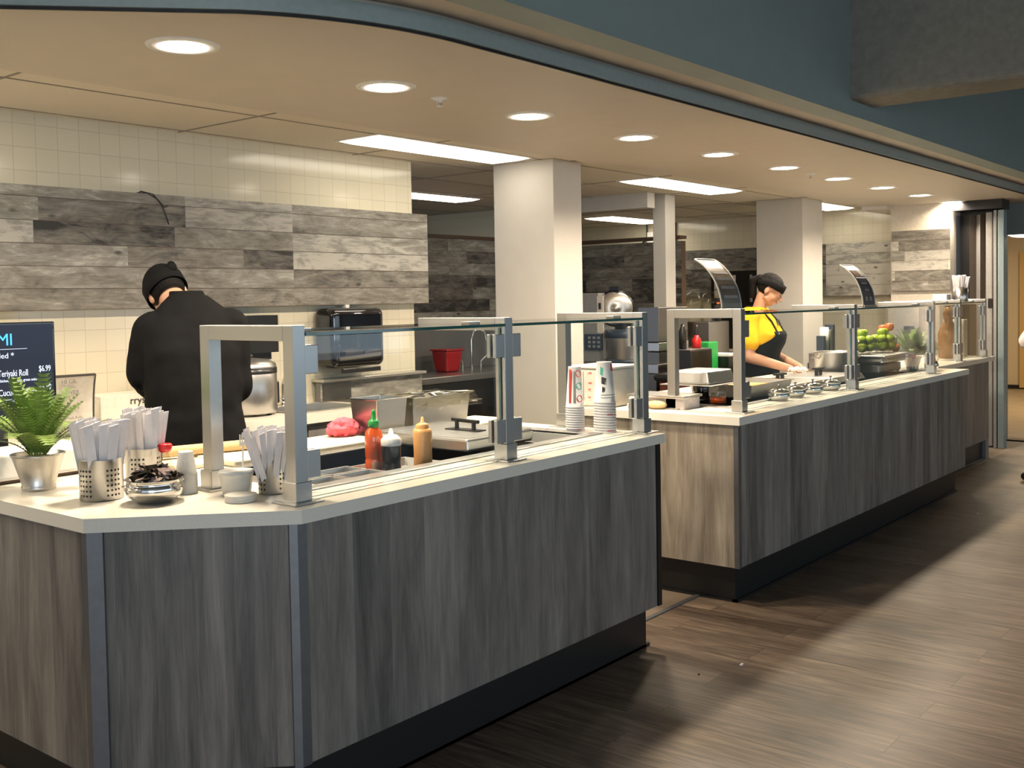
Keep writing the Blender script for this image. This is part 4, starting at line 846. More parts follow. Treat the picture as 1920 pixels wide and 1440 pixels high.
r = empty('soap_dispenser', 'matt black soap dispenser on the tiled wall beside the cook\'s shoulder', 'soap dispenser', (3.62, 4.8, 1.22)); off = (3.62, 4.8, 1.22)
G(off).prism([(3.52, 4.70), (3.75, 4.70), (3.77, 4.74), (3.77, 4.868), (3.5, 4.868), (3.5, 4.74)], 1.25, 1.455).build('housing', M['blackp'], r, bevel=.02, seg=4)
G(off).prism([(3.55, 4.74), (3.73, 4.74), (3.73, 4.868), (3.55, 4.868)], 1.21, 1.25).build('nozzle', M['blackp'], r, bevel=.01)
r = empty('rice_cooker', 'round steel rice cooker with black band on the back counter, right of the cook', 'rice cooker', (3.46, 4.62, T))
G().lathe([(0, .012), (.155, .012), (.16, .02), (.16, .22), (.157, .225)], n=48).build('body', M['steel'], r)
G().lathe([(.1615, .222), (.1615, .250), (.155, .252)], n=48).build('black_band', M['blackp'], r)
G().lathe([(.158, .252), (.156, .272), (.12, .292), (.04, .302), (0, .303)], n=48).build('lid', M['steel'], r)
G().box(-.03, .03, -.03, .03, .30, .322).build('lid_knob', M['blackp'], r, bevel=.008)
G().box(.150, .185, -.045, .03, .05, .17).box(.16, .178, -.012, .012, .17, .235).build('latch', M['blackp'], r, bevel=.006)
for (a) in (0.6, 2.2, 3.8, 5.3): G().lathe([(0, 0), (.014, 0), (.014, .013), (0, .013)], c=(.12*math.cos(a), .12*math.sin(a), 0), n=12).build('foot', M['blackp'], r)
r = empty('printed_carton', 'low white carton printed rrystal on the back counter left of the cook', 'box', (2.6, 4.6, T)); off = (2.6, 4.6, T)
G(off).box(2.615, 3.10, 4.60, 4.80, T+.001, T+.165).build('carton', M['card'], r, bevel=.002)
text('lettering', 'rrystal', .052, (2.765, 4.598, T+.118), (1, 0, 0), (0, 0, 1), M['ink'], r, off=off)
text('lettering', 'deervices', .03, (2.80, 4.598, T+.085), (1, 0, 0), (0, 0, 1), M['ink_g'], r, off=off)
# menu sign in a curved frame
def curved_sign(name, label, x, y, z, h, w, bend, rz, face, frame_m, base=True, cat='sign'):
    r = empty(name, label, cat, (x, y, z), rz); n = 14
    # profile in local y(depth)-z, leaning towards the viewer at the top
    prof = []
    for i in range(n+1):
        t = i/n; a = bend*t*t; prof.append((-(math.sin(a)*.5)*h*t, h*t*(1-.12*a*t)))
    g = G(); th = .006
    for i in range(n):
        (y0_, z0_), (y1_, z1_) = prof[i], prof[i+1]
        g.add([(-w/2, y0_, z0_), (w/2, y0_, z0_), (w/2, y1_, z1_), (-w/2, y1_, z1_)], [(0, 1, 2, 3)], 0, True)
        g.add([(-w/2, y0_+th, z0_), (w/2, y0_+th, z0_), (w/2, y1_+th, z1_), (-w/2, y1_+th, z1_)], [(3, 2, 1, 0)], 0, True)
    g.build('face', face, r)
    for sx in (-1, 1): G().tube([(sx*w/2, p[0]+.003, p[1]) for p in prof], .006, 8).build('frame_side', frame_m, r)
    G().tube([(-w/2, prof[-1][0]+.003, prof[-1][1]), (w/2, prof[-1][0]+.003, prof[-1][1])], .006, 8).build('frame_top', frame_m, r)
    if base: G().box(-w/2-.01, w/2+.01, -.05, .06, 0, .012).build('base', frame_m, r, bevel=.003)
    return r, prof
r, pf = curved_sign('menu_card_stand', 'white lettered menu card in a curved steel stand right of the menu screen', 2.42, 4.60, T, .285, .30, .25, R(-6), M['card'], M['steeld'])
for k, (s_, zz) in enumerate((('HI GIL', .255), ('LOVER', .205), ('M1', .180), ('OPEN', .135), ('Fresh Rolls', .09), ('Daily', .05))):
    text('lettering', s_, .026 if k < 4 else .017, (-.01+.006*k, -.018-.034*(zz/.285)**2.5, zz-.012), (1, 0, 0), (0, 0, 1), M['ink_g'], r)
# menu screen
r = empty('menu_screen', 'dark upright menu screen with white price list at the left edge', 'screen', (1.80, 3.86, T+.0), R(-4)); 
G().box(-.42, .205, -.012, .012, .175, .535).build('bezel', M['blackg'], r, bevel=.004)
G().box(-.41, .196, -.0135, -.0122, .185, .526).build('display', M['screen'], r)
G().box(-.16, .02, -.02, .03, .0, .18).build('neck', M['blackp'], r, bevel=.004)
G().box(-.20, .06, -.10, .08, -.0, .012).build('foot', M['blackp'], r, bevel=.003)
sx = -.075
text('heading_lettering', 'MI', .062, (sx+.068, -.0142, .452), (1, 0, 0), (0, 0, 1), M['scrb'], r, wx=.9)
G().box(-.40, .10, -.0142, -.0136, .437, .4385).build('rule', M['scrt'], r)
text('lettering', 'lled *', .028, (sx+.068, -.0142, .405), (1, 0, 0), (0, 0, 1), M['scrt'], r)
text('lettering', 'Teriyaki Roll', .034, (sx+.068-.0, -.0142, .338), (1, 0, 0), (0, 0, 1), M['scrt'], r, wx=.62)
text('lettering', 'Chicken, cucumber, green onion', .015, (sx+.068, -.0142, .318), (1, 0, 0), (0, 0, 1), M['scrt'], r, wx=.72)
text('lettering', '$6.99', .032, (sx+.215, -.0142, .350), (1, 0, 0), (0, 0, 1), M['scrt'], r, wx=.62)
text('lettering', 'Cucumber Roll', .034, (sx+.068, -.0142, .268), (1, 0, 0), (0, 0, 1), M['scrt'], r, wx=.66)
text('lettering', 'Cucumber, guacamole', .015, (sx+.068, -.0142, .248), (1, 0, 0), (0, 0, 1), M['scrt'], r, wx=.72)
text('lettering', '$5.99', .032, (sx+.215, -.0142, .280), (1, 0, 0), (0, 0, 1), M['scrt'], r, wx=.62)
r = empty('register_riser', 'low cream riser behind the fern pot on the near counter', 'riser', (1.7, 3.62, T)); off = (1.7, 3.62, T)
G(off).box(1.52, 2.09, 3.50, 3.74, T+.012, T+.10).build('body', M['white'], r, bevel=.012, seg=3)
G(off).box(1.54, 2.07, 3.52, 3.72, T+.001, T+.012).build('plinth', M['brown'], r)

# ================================================================ far counter contents
def X_(*a): return a
off = (VX0, VY0, T); r = fw = empty('hot_well', 'long stainless hot well with open pans sunk into the middle counter', 'food well', off)
g = G(off); a0, a1, b0, b1 = VX0-.01, VX1+.01, VY0-.004, VY1+.01; i0, i1, j0, j1 = VX0+.03, VX1-.03, VY0+.03, VY1-.03
for (p, q, s_, t_) in ((a0, a1, b0, j0), (a0, a1, j1, b1), (a0, i0, j0, j1), (i1, a1, j0, j1)): g.box(p, q, s_, t_, T+.0005, T+.006)
g.build('rim', M['steel'], r)
g = G(off); zb = T-.16
g.add([(i0, j0, T), (i1, j0, T), (i1, j1, T), (i0, j1, T), (i0, j0, zb), (i1, j0, zb), (i1, j1, zb), (i0, j1, zb)], [(4, 5, 6, 7), (0, 1, 5, 4), (1, 2, 6, 5), (2, 3, 7, 6), (3, 0, 4, 7)], 0, False)
g.build('basin', M['blackp'], r)
pan(fw, off, 5.06, 5.38, 2.61, 3.07, T-.03, .08, 'food_pan', 'steeld')
deep_pan('raised food pan with orange food in front of the woman in yellow', 5.42, 5.95, 2.66, 3.06, T+.0065, .075)
tag(G().box(5.45, 5.92, 2.69, 3.03, T+.025, T+.058).build('orange_food', M['food'], bevel=.008), 'shallow layer of orange food filling the raised pan', 'food', kind=None)
for k, (x0, x1, z0_) in enumerate(((6.0, 6.55, .012), (6.6, 7.15, .012))):
    r = empty('pan_cover', ['steel pan cover with black handle near the first middle guard panel end', 'steel pan cover with black handle in front of the round steel pot'][k], 'pan cover', (x0, 2.66, T+.0065)); off2 = (x0, 2.66, T+.0065)
    G(off2).frus(x0, x1, 2.66, 3.06, T+.007, T+.045, .02).build('cover', M['steelh'], r, bevel=.006)
    xm = (x0+x1)/2-.12
    G(off2).box(xm-.02, xm+.10, 2.83, 2.87, T+.085, T+.097).box(xm, xm+.014, 2.84, 2.86, T+.045, T+.085).box(xm+.065, xm+.079, 2.84, 2.86, T+.045, T+.085).build('handle', M['blackp'], r)
for k, x in enumerate((5.483, 5.70, 5.945, 6.215)):
    handi('lidded_bowl', 'shiny lidded steel bowl behind the guard glass, %s from the left' % ['first', 'second', 'third', 'fourth'][k], x, 2.530, .70, True, 'lidded steel bowls along the middle guard glass')
# warmer box, tilted pan and jar at the left end of the far counter
r = empty('scale_box', 'low steel box with a slanted cream side behind the first middle guard post', 'steel box', (4.75, 2.72, T)); off2 = (4.75, 2.72, T)
G(off2).prism([(4.80, 2.74), (4.97, 2.74), (4.97, 3.06), (4.80, 3.06)], T+.001, T+.055).build('body', M['cream'], r, bevel=.008)
G(off2).box(4.775, 4.98, 2.73, 3.08, T+.056, T+.072).build('lid', M['steelh'], r, bevel=.004)
r = empty('food_wrapper', 'bright white and yellow food wrapper at the left corner of the middle counter', 'wrapper', (4.72, 2.98, T))
g = G(); 
for k in range(10):
    a = k*.63; g.tube([(.03*math.cos(a), .045*math.sin(a), .012), (.018*math.cos(a+1), .03*math.sin(a+1), .05), (.03*math.cos(a+2.2), .045*math.sin(a+2.2), .016)], [.012, .016, .012], 8)
g.build('paper', M['paper'], r); G().ell((.055, -.09, .022), (.04, .06, .022)).build('bun', M['bread'], r)
r = empty('sauce_jar', 'clear jar with orange sauce under the steel pan beside the second middle post', 'jar', (5.13, 2.72, T+.007))
G().lathe([(0, 0), (.042, 0), (.046, .006), (.048, .08), (.040, .095), (.040, .10)], n=28).build('glass', M['clearp'], r); G().lathe([(0, .002), (.043, .003), (.044, .035), (0, .035)], n=28).build('sauce', M['orange'], r)
r = empty('steel_pan', 'wide shallow steel pan resting upside down on jars at the left of the middle well', 'steel pan', (5.02, 2.72, T+.108)); off2 = (5.02, 2.72, T+.108)
G(off2).box(4.99, 5.36, 2.68, 3.0, T+.108, T+.112).build('rim', M['steelh'], r, bevel=.002); G(off2).frus(5.02, 5.33, 2.71, 2.97, T+.112, T+.185, .02).build('body', M['steel'], r, bevel=.012, seg=3)
r = empty('sauce_jar', 'dark jar beneath the right edge of the upside-down steel pan', 'jar', (5.27, 2.90, T+.007))
G().lathe([(0, 0), (.04, 0), (.045, .005), (.045, .08), (.036, .10), (0, .10)], n=24).build('glass', M['soy'], r)
# right part of the far counter
r = empty('stock_pot', 'round straight-sided steel pot beside the second middle guard post', 'pot', (7.30, 2.93, T+.0065))
G().lathe([(0, 0), (.142, 0), (.148, .006), (.148, .165), (.153, .168), (.153, .172), (.143, .170), (.143, .01), (0, .008)], n=48).build('body', M['steel'], r)
for a in (-.8, 2.34): G().tube([(.147*math.cos(a)+.05*math.sin(a), .147*math.sin(a)-.05*math.cos(a), .13), (.18*math.cos(a), .18*math.sin(a), .135), (.147*math.cos(a)-.05*math.sin(a), .147*math.sin(a)+.05*math.cos(a), .13)], .006, 8).build('handle', M['steel'], r)
r = empty('chafing_dish', 'rectangular steel chafing dish right of the round pot', 'chafing dish', (7.7, 2.62, T+.006)); off2 = (7.7, 2.62, T+.006)
G(off2).box(7.52, 7.98, 2.70, 3.02, T+.012, T+.075).build('base', M['steeld'], r, bevel=.01)
G(off2).box(7.49, 8.01, 2.67, 3.05, T+.082, T+.130).build('water_pan', M['steelh'], r, bevel=.018, seg=3)
G(off2).box(7.44, 8.06, 2.63, 3.08, T+.132, T+.146).build('tray', M['steel'], r, bevel=.004)
for (x, y) in ((7.55, 2.72), (7.95, 2.72), (7.55, 3.0), (7.95, 3.0)): G(off2).box(x-.012, x+.012, y-.012, y+.012, T+.0065, T+.014).build('foot', M['blackp'], r)
# bowls of apples
def apple(first, x, y, z, lab, grp, mt):
    if first is None:
        r = empty('apple', lab, 'apple', (x, y, z), group=grp)
        G().lathe([(0, -.026), (.012, -.031), (.024, -.024), (.034, -.004), (.033, .012), (.022, .027), (.009, .029), (0, .022)], n=18).build('flesh', M[mt], r)
        G().tube([(0, 0, .022), (.003, 0, .04)], .0015, 5).build('stem', M['brown'], r); return r
    o = copy_tree(first); o.location = (x, y, z); tag(o, lab, 'apple', grp); return o
for (cx, cy, nm, ng, seed) in ((7.62, 2.86, 'left', 11, 1), (7.88, 2.80, 'right', 12, 2)):
    zt0 = T+.147
    r = empty('apple_bowl', 'clear glass bowl of green apples on the %s side of the chafing tray' % nm, 'glass bowl', (cx, cy, zt0))
    G().lathe([(0, 0), (.05, .001), (.085, .03), (.10, .07), (.104, .11), (.102, .11), (.097, .07), (.08, .035), (0, .006)], n=36).build('bowl', M['clearp'], r)
    rr = random.Random(seed); first = None; k = 0
    for (zz, rad, n_) in ((.042, .0, 1), (.050, .058, 5), (.103, .0, 1), (.105, .055, 5), (.150, .018, 2)):
        for i in range(n_):
            a = i*6.283/n_+zz*20; lab = 'green apple piled in the %s glass bowl' % nm
            f_ = apple(first, cx+rad*math.cos(a), cy+rad*math.sin(a), zt0+zz, lab, 'green apples in the %s bowl' % nm, 'apple')
            first = first or f_; f_.rotation_euler = (0, 0, rr.uniform(0, 3))
first = None
for (x, y, z) in ((7.93, 2.77, T+.345), (7.99, 2.84, T+.33), (8.03, 2.76, T+.155+.03)):
    f_ = apple(first, x, y, z-.01, 'orange-red fruit on top of the right glass bowl' if first is None else ('orange-red fruit behind the topmost one' if z > T+.3 else 'orange-red fruit on the tray beside the right bowl'), 'orange-red fruits on the chafing tray', 'applr'); first = first or f_
fern('f', 'bushy potted herb in a galvanised pot at the right of the middle counter', 8.17, 2.68, T, .86, 70, 11)
r = empty('soy_sauce_bottle', 'small sauce bottle with red cap left of the bushy potted herb', 'bottle', (8.07, 2.64, T))
G().lathe([(0, 0), (.024, 0), (.026, .05), (.014, .08), (.012, .095)], n=20).build('body', M['clearp'], r); G().lathe([(.012, .093), (.018, .096), (.018, .12), (0, .121)], n=16).build('cap', M['red'], r)
r = empty('glass_globe', 'teardrop glass globe with a silver ball base at the right end of the middle counter', 'globe', (8.05, 2.50, T+.001))
G().lathe([(0, .0), (.025, .002), (.045, .02), (.052, .045), (.045, .075), (.03, .088)], n=32).build('ball', M['chrome'], r)
G().lathe([(.045, .075), (.058, .11), (.058, .15), (.045, .20), (.022, .245), (.0, .262)], n=32).build('globe', M['clearp'], r)
r = empty('lid_column', 'upright column of white flat lids in a black holder behind the round pot', 'lid holder', (7.62, 3.14, T))
G().box(-.10, .10, -.05, .09, 0.0, .15).build('stand', M['steeld'], r, bevel=.004)
G().lathe([(0, .152), (.03, .152), (.032, .34), (0, .345)], c=(-.02, 0, 0), n=20).build('lids', M['white'], r)
G().box(.02, .065, -.03, .03, .152, .32).build('rack', M['lgrey'], r); G().box(.068, .10, -.035, .035, .16, .36).build('holder_side', M['nav'], r, bevel=.003); G().box(-.10, -.06, -.03, .03, .152, .28).build('holder_side', M['nav'], r, bevel=.003)
# curved menu stands on the guard shelves
def shelf_sign(label, x, y, face, seed, dark):
    r = empty('curved_menu_stand', label, 'menu stand', (x, y, ZG-.020)); n = 16; h = .285; w = .22; prof = []
    for i in range(n+1):
        t = i/n; a = 1.15*t; prof.append((.30*(1-math.cos(a))*.9-.02+.0, h*math.sin(a)/math.sin(1.15)))
    g = G(); th = .005
    for i in range(n):
        (y0_, z0_), (y1_, z1_) = prof[i], prof[i+1]
        g.add([(-w/2, y0_, z0_), (w/2, y0_, z0_), (w/2, y1_, z1_), (-w/2, y1_, z1_)], [(0, 1, 2, 3)], 0, True)
        g.add([(-w/2, y0_+th, z0_-.001), (w/2, y0_+th, z0_-.001), (w/2, y1_+th, z1_-.001), (-w/2, y1_+th, z1_-.001)], [(3, 2, 1, 0)], 0, True)
    g.build('panel', face, r)
    for sx in (-1, 1): G().tube([(sx*w/2, p[0]+.002, p[1]) for p in prof], .0055, 8).build('edge', M['lgrey'], r)
    G().tube([(-w/2, prof[-1][0]+.002, prof[-1][1]), (w/2, prof[-1][0]+.002, prof[-1][1])], .0055, 8).build('edge', M['lgrey'], r)
    G().box(-w/2, w/2, -.03, .03, 0, .008).build('base', M['lgrey'], r)
    def strip(z0f, z1f, x0, x1, mt, nm):
        g = G(); k = 4
        for i in range(k):
            ta, tb = z0f+(z1f-z0f)*i/k, z0f+(z1f-z0f)*(i+1)/k; pa = (.27*(1-math.cos(1.15*ta))-.0215, h*math.sin(1.15*ta)/math.sin(1.15)+.0007); pb = (.27*(1-math.cos(1.15*tb))-.0215, h*math.sin(1.15*tb)/math.sin(1.15)+.0007)
            g.add([(x0, pa[0], pa[1]), (x1, pa[0], pa[1]), (x1, pb[0], pb[1]), (x0, pb[0], pb[1])], [(0, 1, 2, 3)])
        return g.build(nm, mt, r)
    if dark:
        strip(.80, .97, -.10, .10, M['paper'], 'picture_band'); strip(.62, .80, -.08, .02, M['brown'], 'food_picture'); strip(.63, .79, .03, .09, M['lgrey'], 'food_picture')
        strip(.58, .60, -.09, .09, M['paper'], 'white_rule'); strip(.44, .48, -.05, .05, M['lgrey'], 'white_text_line'); strip(.30, .33, -.03, .04, M['lgrey'], 'white_text_line'); strip(.10, .18, -.06, -.02, M['lgrey'], 'pale_icon'); strip(.10, .18, .02, .06, M['lgrey'], 'pale_icon')
    else:
        for q in (.2, .35, .5, .62): strip(q, q+.05, -.08, .08, M['lgrey'], 'pale_text_line')
    return r
shelf_sign('pale curved menu stand on the guard shelf left of the woman in yellow', 5.15, 2.66, M['steelh'], 1, False)
shelf_sign('dark curved menu stand with white print on the guard shelf near the second post', 7.22, 2.68, M['nav'], 2, True)
# third counter and its shelf
r = empty('cup_caddy', 'steel caddy of white cups on the shelf of the farthest guard', 'caddy', (9.62, 2.74, ZG-.021))
G().lathe([(0, 0), (.06, 0), (.062, .003), (.062, .13), (.059, .13), (.059, .004), (0, .004)], n=28).build('body', M['steelh'], r)
fill('wrapped_straw', 'straw', 'white wrapped straw standing in the caddy on the farthest guard shelf', 'straws in the farthest caddy', 9.62, 2.74, ZG-.016, .055, 18, .018, .215, .008, .28, 9, M['paper'])
tag(G().box(9.50, 9.62, 2.82, 2.94, ZG-.0215, ZG+.05).build('napkin_block', M['paper'], bevel=.004), 'low block of white napkins on the shelf left of the steel caddy', 'napkins')
r = empty('oil_bottle', 'tall brown bottle behind the farthest guard glass', 'bottle', (9.75, 2.88, T))
G().lathe([(0, 0), (.075, 0), (.085, .01), (.088, .22), (.06, .30), (.035, .33), (.04, .36), (.05, .40), (.035, .45), (0, .46)], n=32).build('body', M['oil'], r)
G().lathe([(0, .46), (.02, .46), (.024, .475), (.012, .49), (0, .49)], n=20).build('stopper', M['brown'], r)
tag(G().box(9.93, 10.05, 2.80, 2.98, T+.001, T+.34).build('amber_carton', M['white2'], bevel=.006), 'tall tan carton right of the brown bottle', 'box')
r = empty('drink_dispenser', 'grey upright dispenser beyond the farthest counter, left of its post', 'dispenser', (10.3, 3.32, 0)); off2 = (10.3, 3.32, 0)
G(off2).box(10.25, 10.55, 3.30, 3.60, .0, 1.40).build('cabinet', M['lgrey'], r, bevel=.01); G(off2).box(10.243, 10.25, 3.34, 3.44, 1.0, 1.2).build('spout_panel', M['nav'], r)
r = empty('sheet_rack', 'pale steel shelf with stacked trays beyond the middle counter', 'shelf', (8.75, 3.35, 0)); off2 = (8.75, 3.35, 0)
G(off2).box(8.7, 9.35, 3.36, 3.75, .0, .93).build('cabinet', M['steelh'], r, bevel=.004)
for k in range(3): G(off2).box(8.72, 9.3, 3.38, 3.72, .935+k*.03, .95+k*.03).build('tray', M['white'], r, bevel=.003)
# ================================================================ kitchen beyond
r = empty('equipment_bench', 'long dark steel bench carrying the rice cooker and microwave', 'bench', (7.0, 4.2, 0)); off2 = (7.0, 4.2, 0)
G(off2).box(7.0, 7.8, 4.22, 5.5, .93, 1.0).build('top', M['steelh'], r, bevel=.003); G(off2).box(7.02, 7.8, 4.25, 5.48, 0, .925).build('body', M['steeld'], r)
for k in range(3):
    d = G(off2).box(6.995, 7.02, 4.28+k*.40, 4.66+k*.40, .12, .80).build('door', M['steeld'], r, bevel=.003)
    G(off2).box(6.97, 6.995, 4.33+k*.40, 4.35+k*.40, .65, .78).build('handle', M['chrome'], d)
r = empty('control_machine', 'grey machine with white label strips and a keypad beside the column', 'machine', (7.02, 4.78, 1.0)); off2 = (7.02, 4.78, 1.0)
G(off2).box(7.05, 7.45, 4.80, 5.35, 1.002, 1.56).build('body', M['lgrey'], r, bevel=.006)
G(off2).box(7.043, 7.05, 4.72+.03, 4.81, 1.24, 1.535).build('label_strip', M['card'], r); G(off2).box(7.036, 7.043, 4.77, 4.79, 1.43, 1.48).build('switch', M['blackp'], r)
G(off2).box(7.03, 7.05, 4.76, 4.93, 1.10, 1.23).build('keypad', M['nav'], r, bevel=.003)
for i in range(3):
    for j in range(3): G(off2).box(7.026, 7.03, 4.775+j*.045, 4.80+j*.045, 1.12+i*.035, 1.14+i*.035).build('key', M['lgrey'], r)
r = empty('rice_cooker', 'steel rice cooker with its round lid raised, beyond the first column', 'rice cooker', (7.12, 4.60, 1.0))
G().lathe([(0, .01), (.145, .01), (.15, .02), (.15, .19), (.153, .2), (.153, .23)], n=40).build('body', M['steel'], r)
G().lathe([(0, 0), (.158, 0), (.158, .03), (0, .03)], n=40).build('base_ring', M['nav'], r); G().lathe([(.155, .20), (.160, .205), (.160, .26), (.15, .265), (0, .262)], n=40).build('black_band', M['nav'], r)
g = G(); g.M = Matrix.Translation((.06, .12, .435)) @ Matrix.Rotation(R(36), 4, 'Z') @ Matrix.Rotation(R(-90), 4, 'Y')
g.lathe([(0, .045), (.022, .045), (.026, .036), (.055, .040), (.115, .030), (.135, .012), (.138, 0), (.134, -.01), (0, -.01)], n=44); g.build('raised_lid', M['zinc'], r)
g = G(); g.M = Matrix.Translation((.073, .13, .435)) @ Matrix.Rotation(R(36), 4, 'Z') @ Matrix.Rotation(R(-90), 4, 'Y'); g.lathe([(0, 0), (.15, 0), (.152, -.012), (0, -.02)], n=44); g.build('lid_backing', M['blackp'], r)
G().box(.04, .09, .08, .17, .575, .61).build('lid_handle', M['blackp'], r, bevel=.004); G().box(.06, .10, .05, .13, .24, .34).build('hinge', M['blackp'], r)
r = empty('holding_box', 'dark square steel box on the bench left of the slim post', 'steel box', (7.1, 4.25, 1.0)); off2 = (7.1, 4.25, 1.0)
G(off2).box(7.05, 7.5, 4.24, 4.43, 1.17, 1.44).build('body', M['steeld'], r, bevel=.004); G(off2).box(7.04, 7.5, 4.235, 4.44, 1.10, 1.165).build('drawer', M['steelh'], r, bevel=.003); G(off2).box(7.05, 7.5, 4.24, 4.43, 1.002, 1.09).build('base', M['steeld'], r)
# sink area beyond the tiled wall
r = empty('sink_table', 'steel sink table with splashback beyond the end of the tiled wall', 'sink table', (5.6, 5.7, 0)); off2 = (5.6, 5.7, 0)
G(off2).box(5.35, 7.6, 5.55, 6.17, .88, .93).build('top', M['steelh'], r, bevel=.003); G(off2).box(5.35, 7.6, 6.15, 6.19, .93, 1.33).build('splashback', M['grey'], r, bevel=.003)
G(off2).box(5.37, 7.5, 5.60, 6.1, .1, .40).build('lower_shelf', M['steeld'], r); G(off2).box(5.37, 7.5, 5.70, 6.1, .42, .86).build('body', M['steeld'], r)
for (x, y) in ((5.4, 5.6), (7.5, 5.6)): G(off2).tube([(x, y, 0), (x, y, .88)], .02, 10).build('leg', M['steel'], r)
for (x, nm) in ((6.46, 'red plastic bucket on the sink table beyond the tiled wall'),):
    r = empty('bucket', nm, 'bucket', (x, 5.92, .93))
    g = G().frus(-.10, .10, -.09, .09, .18, 0, .02); g.build('body', M['red'], r, bevel=.02, seg=3); G().box(-.11, .11, -.10, .10, .175, .19).build('rim', M['red'], r, bevel=.008)
r = empty('sink_faucet', 'tall gooseneck faucet with two levers in front of the steel splashback', 'faucet', (6.86, 6.0, .93))
G().tube([(0, 0, 0), (0, 0, .25), (.02, -.01, .32), (.07, -.03, .345), (.12, -.05, .31), (.13, -.055, .24)], .010, 12).build('spout', M['chrome'], r)
G().tube([(-.12, 0, 0), (-.12, 0, .06), (-.19, -.03, .12)], .010, 10).build('lever', M['chrome'], r); G().tube([(.12, 0, 0), (.12, 0, .06), (.19, -.03, .12)], .010, 10).build('lever', M['chrome'], r)
tag(G().box(5.10, 5.75, 4.2, 4.7, 0, .02).build('x', M['blackp']), None); bpy.data.objects.remove(bpy.data.objects['x']); ALL.pop()
r = empty('undercounter_fridge', 'dark low cabinet beside the aisle in front of the sink table', 'cabinet', (5.1, 4.9, 0)); off2 = (5.1, 4.9, 0)
G(off2).box(5.05, 5.85, 5.02, 5.5, .02, .80).build('body', M['steeld'], r, bevel=.004); G(off2).box(5.07, 5.44, 5.005, 5.02, .06, .77).build('door', M['blackp'], r, bevel=.003); G(off2).box(5.46, 5.83, 5.005, 5.02, .06, .77).build('door', M['blackp'], r, bevel=.003)
# cart with bins behind the middle counter
r = empty('serving_cart', 'round-cornered dark cart with a red-brown wooden body behind the middle counter', 'cart', (7.3, 4.0, 0)); off2 = (7.3, 4.0, 0)
G(off2).box(6.85, 7.75, 3.86, 4.18, .885, .94).build('top', M['blackp'], r, bevel=.025, seg=4); G(off2).box(6.9, 7.55, 3.90, 4.15, .08, .884).build('body', M['dwood'], r, bevel=.01); G(off2).box(7.56, 7.72, 3.90, 4.15, .08, .884).build('side', M['blackp'], r)
for x in (6.95, 7.65): G(off2).ell((x, 4.02, .04), .04).build('wheel', M['blackp'], r)
r = empty('utensil_bin', 'black bin of bottles and red items on the dark cart', 'bin', (7.15, 4.02, .94)); off2 = (7.15, 4.02, .94)
G(off2).box(6.98, 7.31, 3.92, 4.12, .942, 1.115).build('body', M['blackp'], r, bevel=.008); G(off2).box(7.0, 7.29, 3.94, 4.10, 1.1155, 1.12).build('liner', M['grey'], r)
for k, (x, y, h_, q, mt, nm, lb) in enumerate(((7.03, 4.02, .19, .03, 'blackp', 'bottle', 'tall black bottle standing in the cart bin'), (7.13, 4.04, .15, .04, 'clearp', 'jug', 'clear plastic jug standing in the cart bin'), (7.19, 3.99, .10, .035, 'red', 'bottle', 'red squat bottle standing in the cart bin'), (7.26, 4.03, .18, .02, 'blackp', 'bottle', 'thin dark bottle at the right of the cart bin'))):
    o = G().lathe([(0, 0), (q, 0), (q, h_*.7), (q*.5, h_*.88), (q*.45, h_), (0, h_)], n=20).build(nm, M[mt]); o.location = (x, y, 1.121); tag(o, lb, 'bottle' if nm == 'bottle' else 'jug')
tag(G().box(7.36, 7.52, 3.98, 4.10, .941, 1.16).build('green_container', M['green'], bevel=.008), 'green plastic container right of the black bin on the cart', 'container')
r = empty('takeout_tray', 'black tray with white paper on top behind the guard post by the woman', 'tray', (7.6, 3.98, .94)); off2 = (7.6, 3.98, .94)
G(off2).box(7.54, 7.74, 3.90, 4.12, .941, 1.04).build('tray', M['blackp'], r, bevel=.006); G(off2).box(7.56, 7.73, 3.91, 4.10, 1.041, 1.06).build('paper', M['paper'], r)
r = empty('rear_counter', 'low cream counter along the far kitchen wall behind the cart', 'counter', (9.8, 4.7, 0)); off2 = (9.8, 4.7, 0)
G(off2).box(10.2, 11.18, 4.65, 6.8, .88, .93).build('worktop', M['quartz'], r); G(off2).box(10.25, 11.18, 4.68, 6.78, .0, .88).build('body', M['grey'], r)
r = empty('drink_machine', 'black vending machine with a lit window and red digits on the far wall', 'machine', (10.7, 5.4, .93)); off2 = (10.7, 5.4, .93)
G(off2).box(10.7, 11.12, 5.17, 5.75, .935, 1.80).build('body', M['blackp'], r, bevel=.01); G(off2).box(10.69, 10.70, 5.44, 5.70, 1.50, 1.75).build('window', M['white2'], r); G(off2).box(10.685, 10.70, 5.46, 5.69, 1.59, 1.60).build('shelf_line', M['grey'], r)
for k in range(4): G(off2).box(10.69, 10.699, 5.47+k*.055, 5.505+k*.055, 1.435, 1.45).build('red_digits', emis('red_digits', (1, .12, .03), 2), r)
G(off2).box(10.69, 10.699, 5.46, 5.70, 1.385, 1.42).build('button_row', M['grey'], r); G(off2).box(10.68, 10.70, 5.24, 5.26, 1.45, 1.75).build('handle', M['lgrey'], r)
r = empty('bulk_dispenser', 'clear domed plastic dispenser on the cart, left of the curved menu stand', 'dispenser', (9.2, 5.15, .93)); off2 = (9.2, 5.15, .93)
G(off2).box(8.8, 9.2, 4.75, 5.12, 0, 1.28).build('stand', M['steelh'], r, bevel=.006)
for k in range(2): G(off2).lathe([(.12, 0), (.12, .14), (.09, .25), (0, .29)], c=(9.0-.0, 4.84+k*.19, 1.282), n=28, sx=1, sy=.75).build('dome', M['clearp'], r)
r = empty('wall_box', 'small white electrical box with pipe above the brown-capped partition', 'electrical box', (11.2, 6.5, 2.1)); off2 = (11.2, 6.5, 2.1)
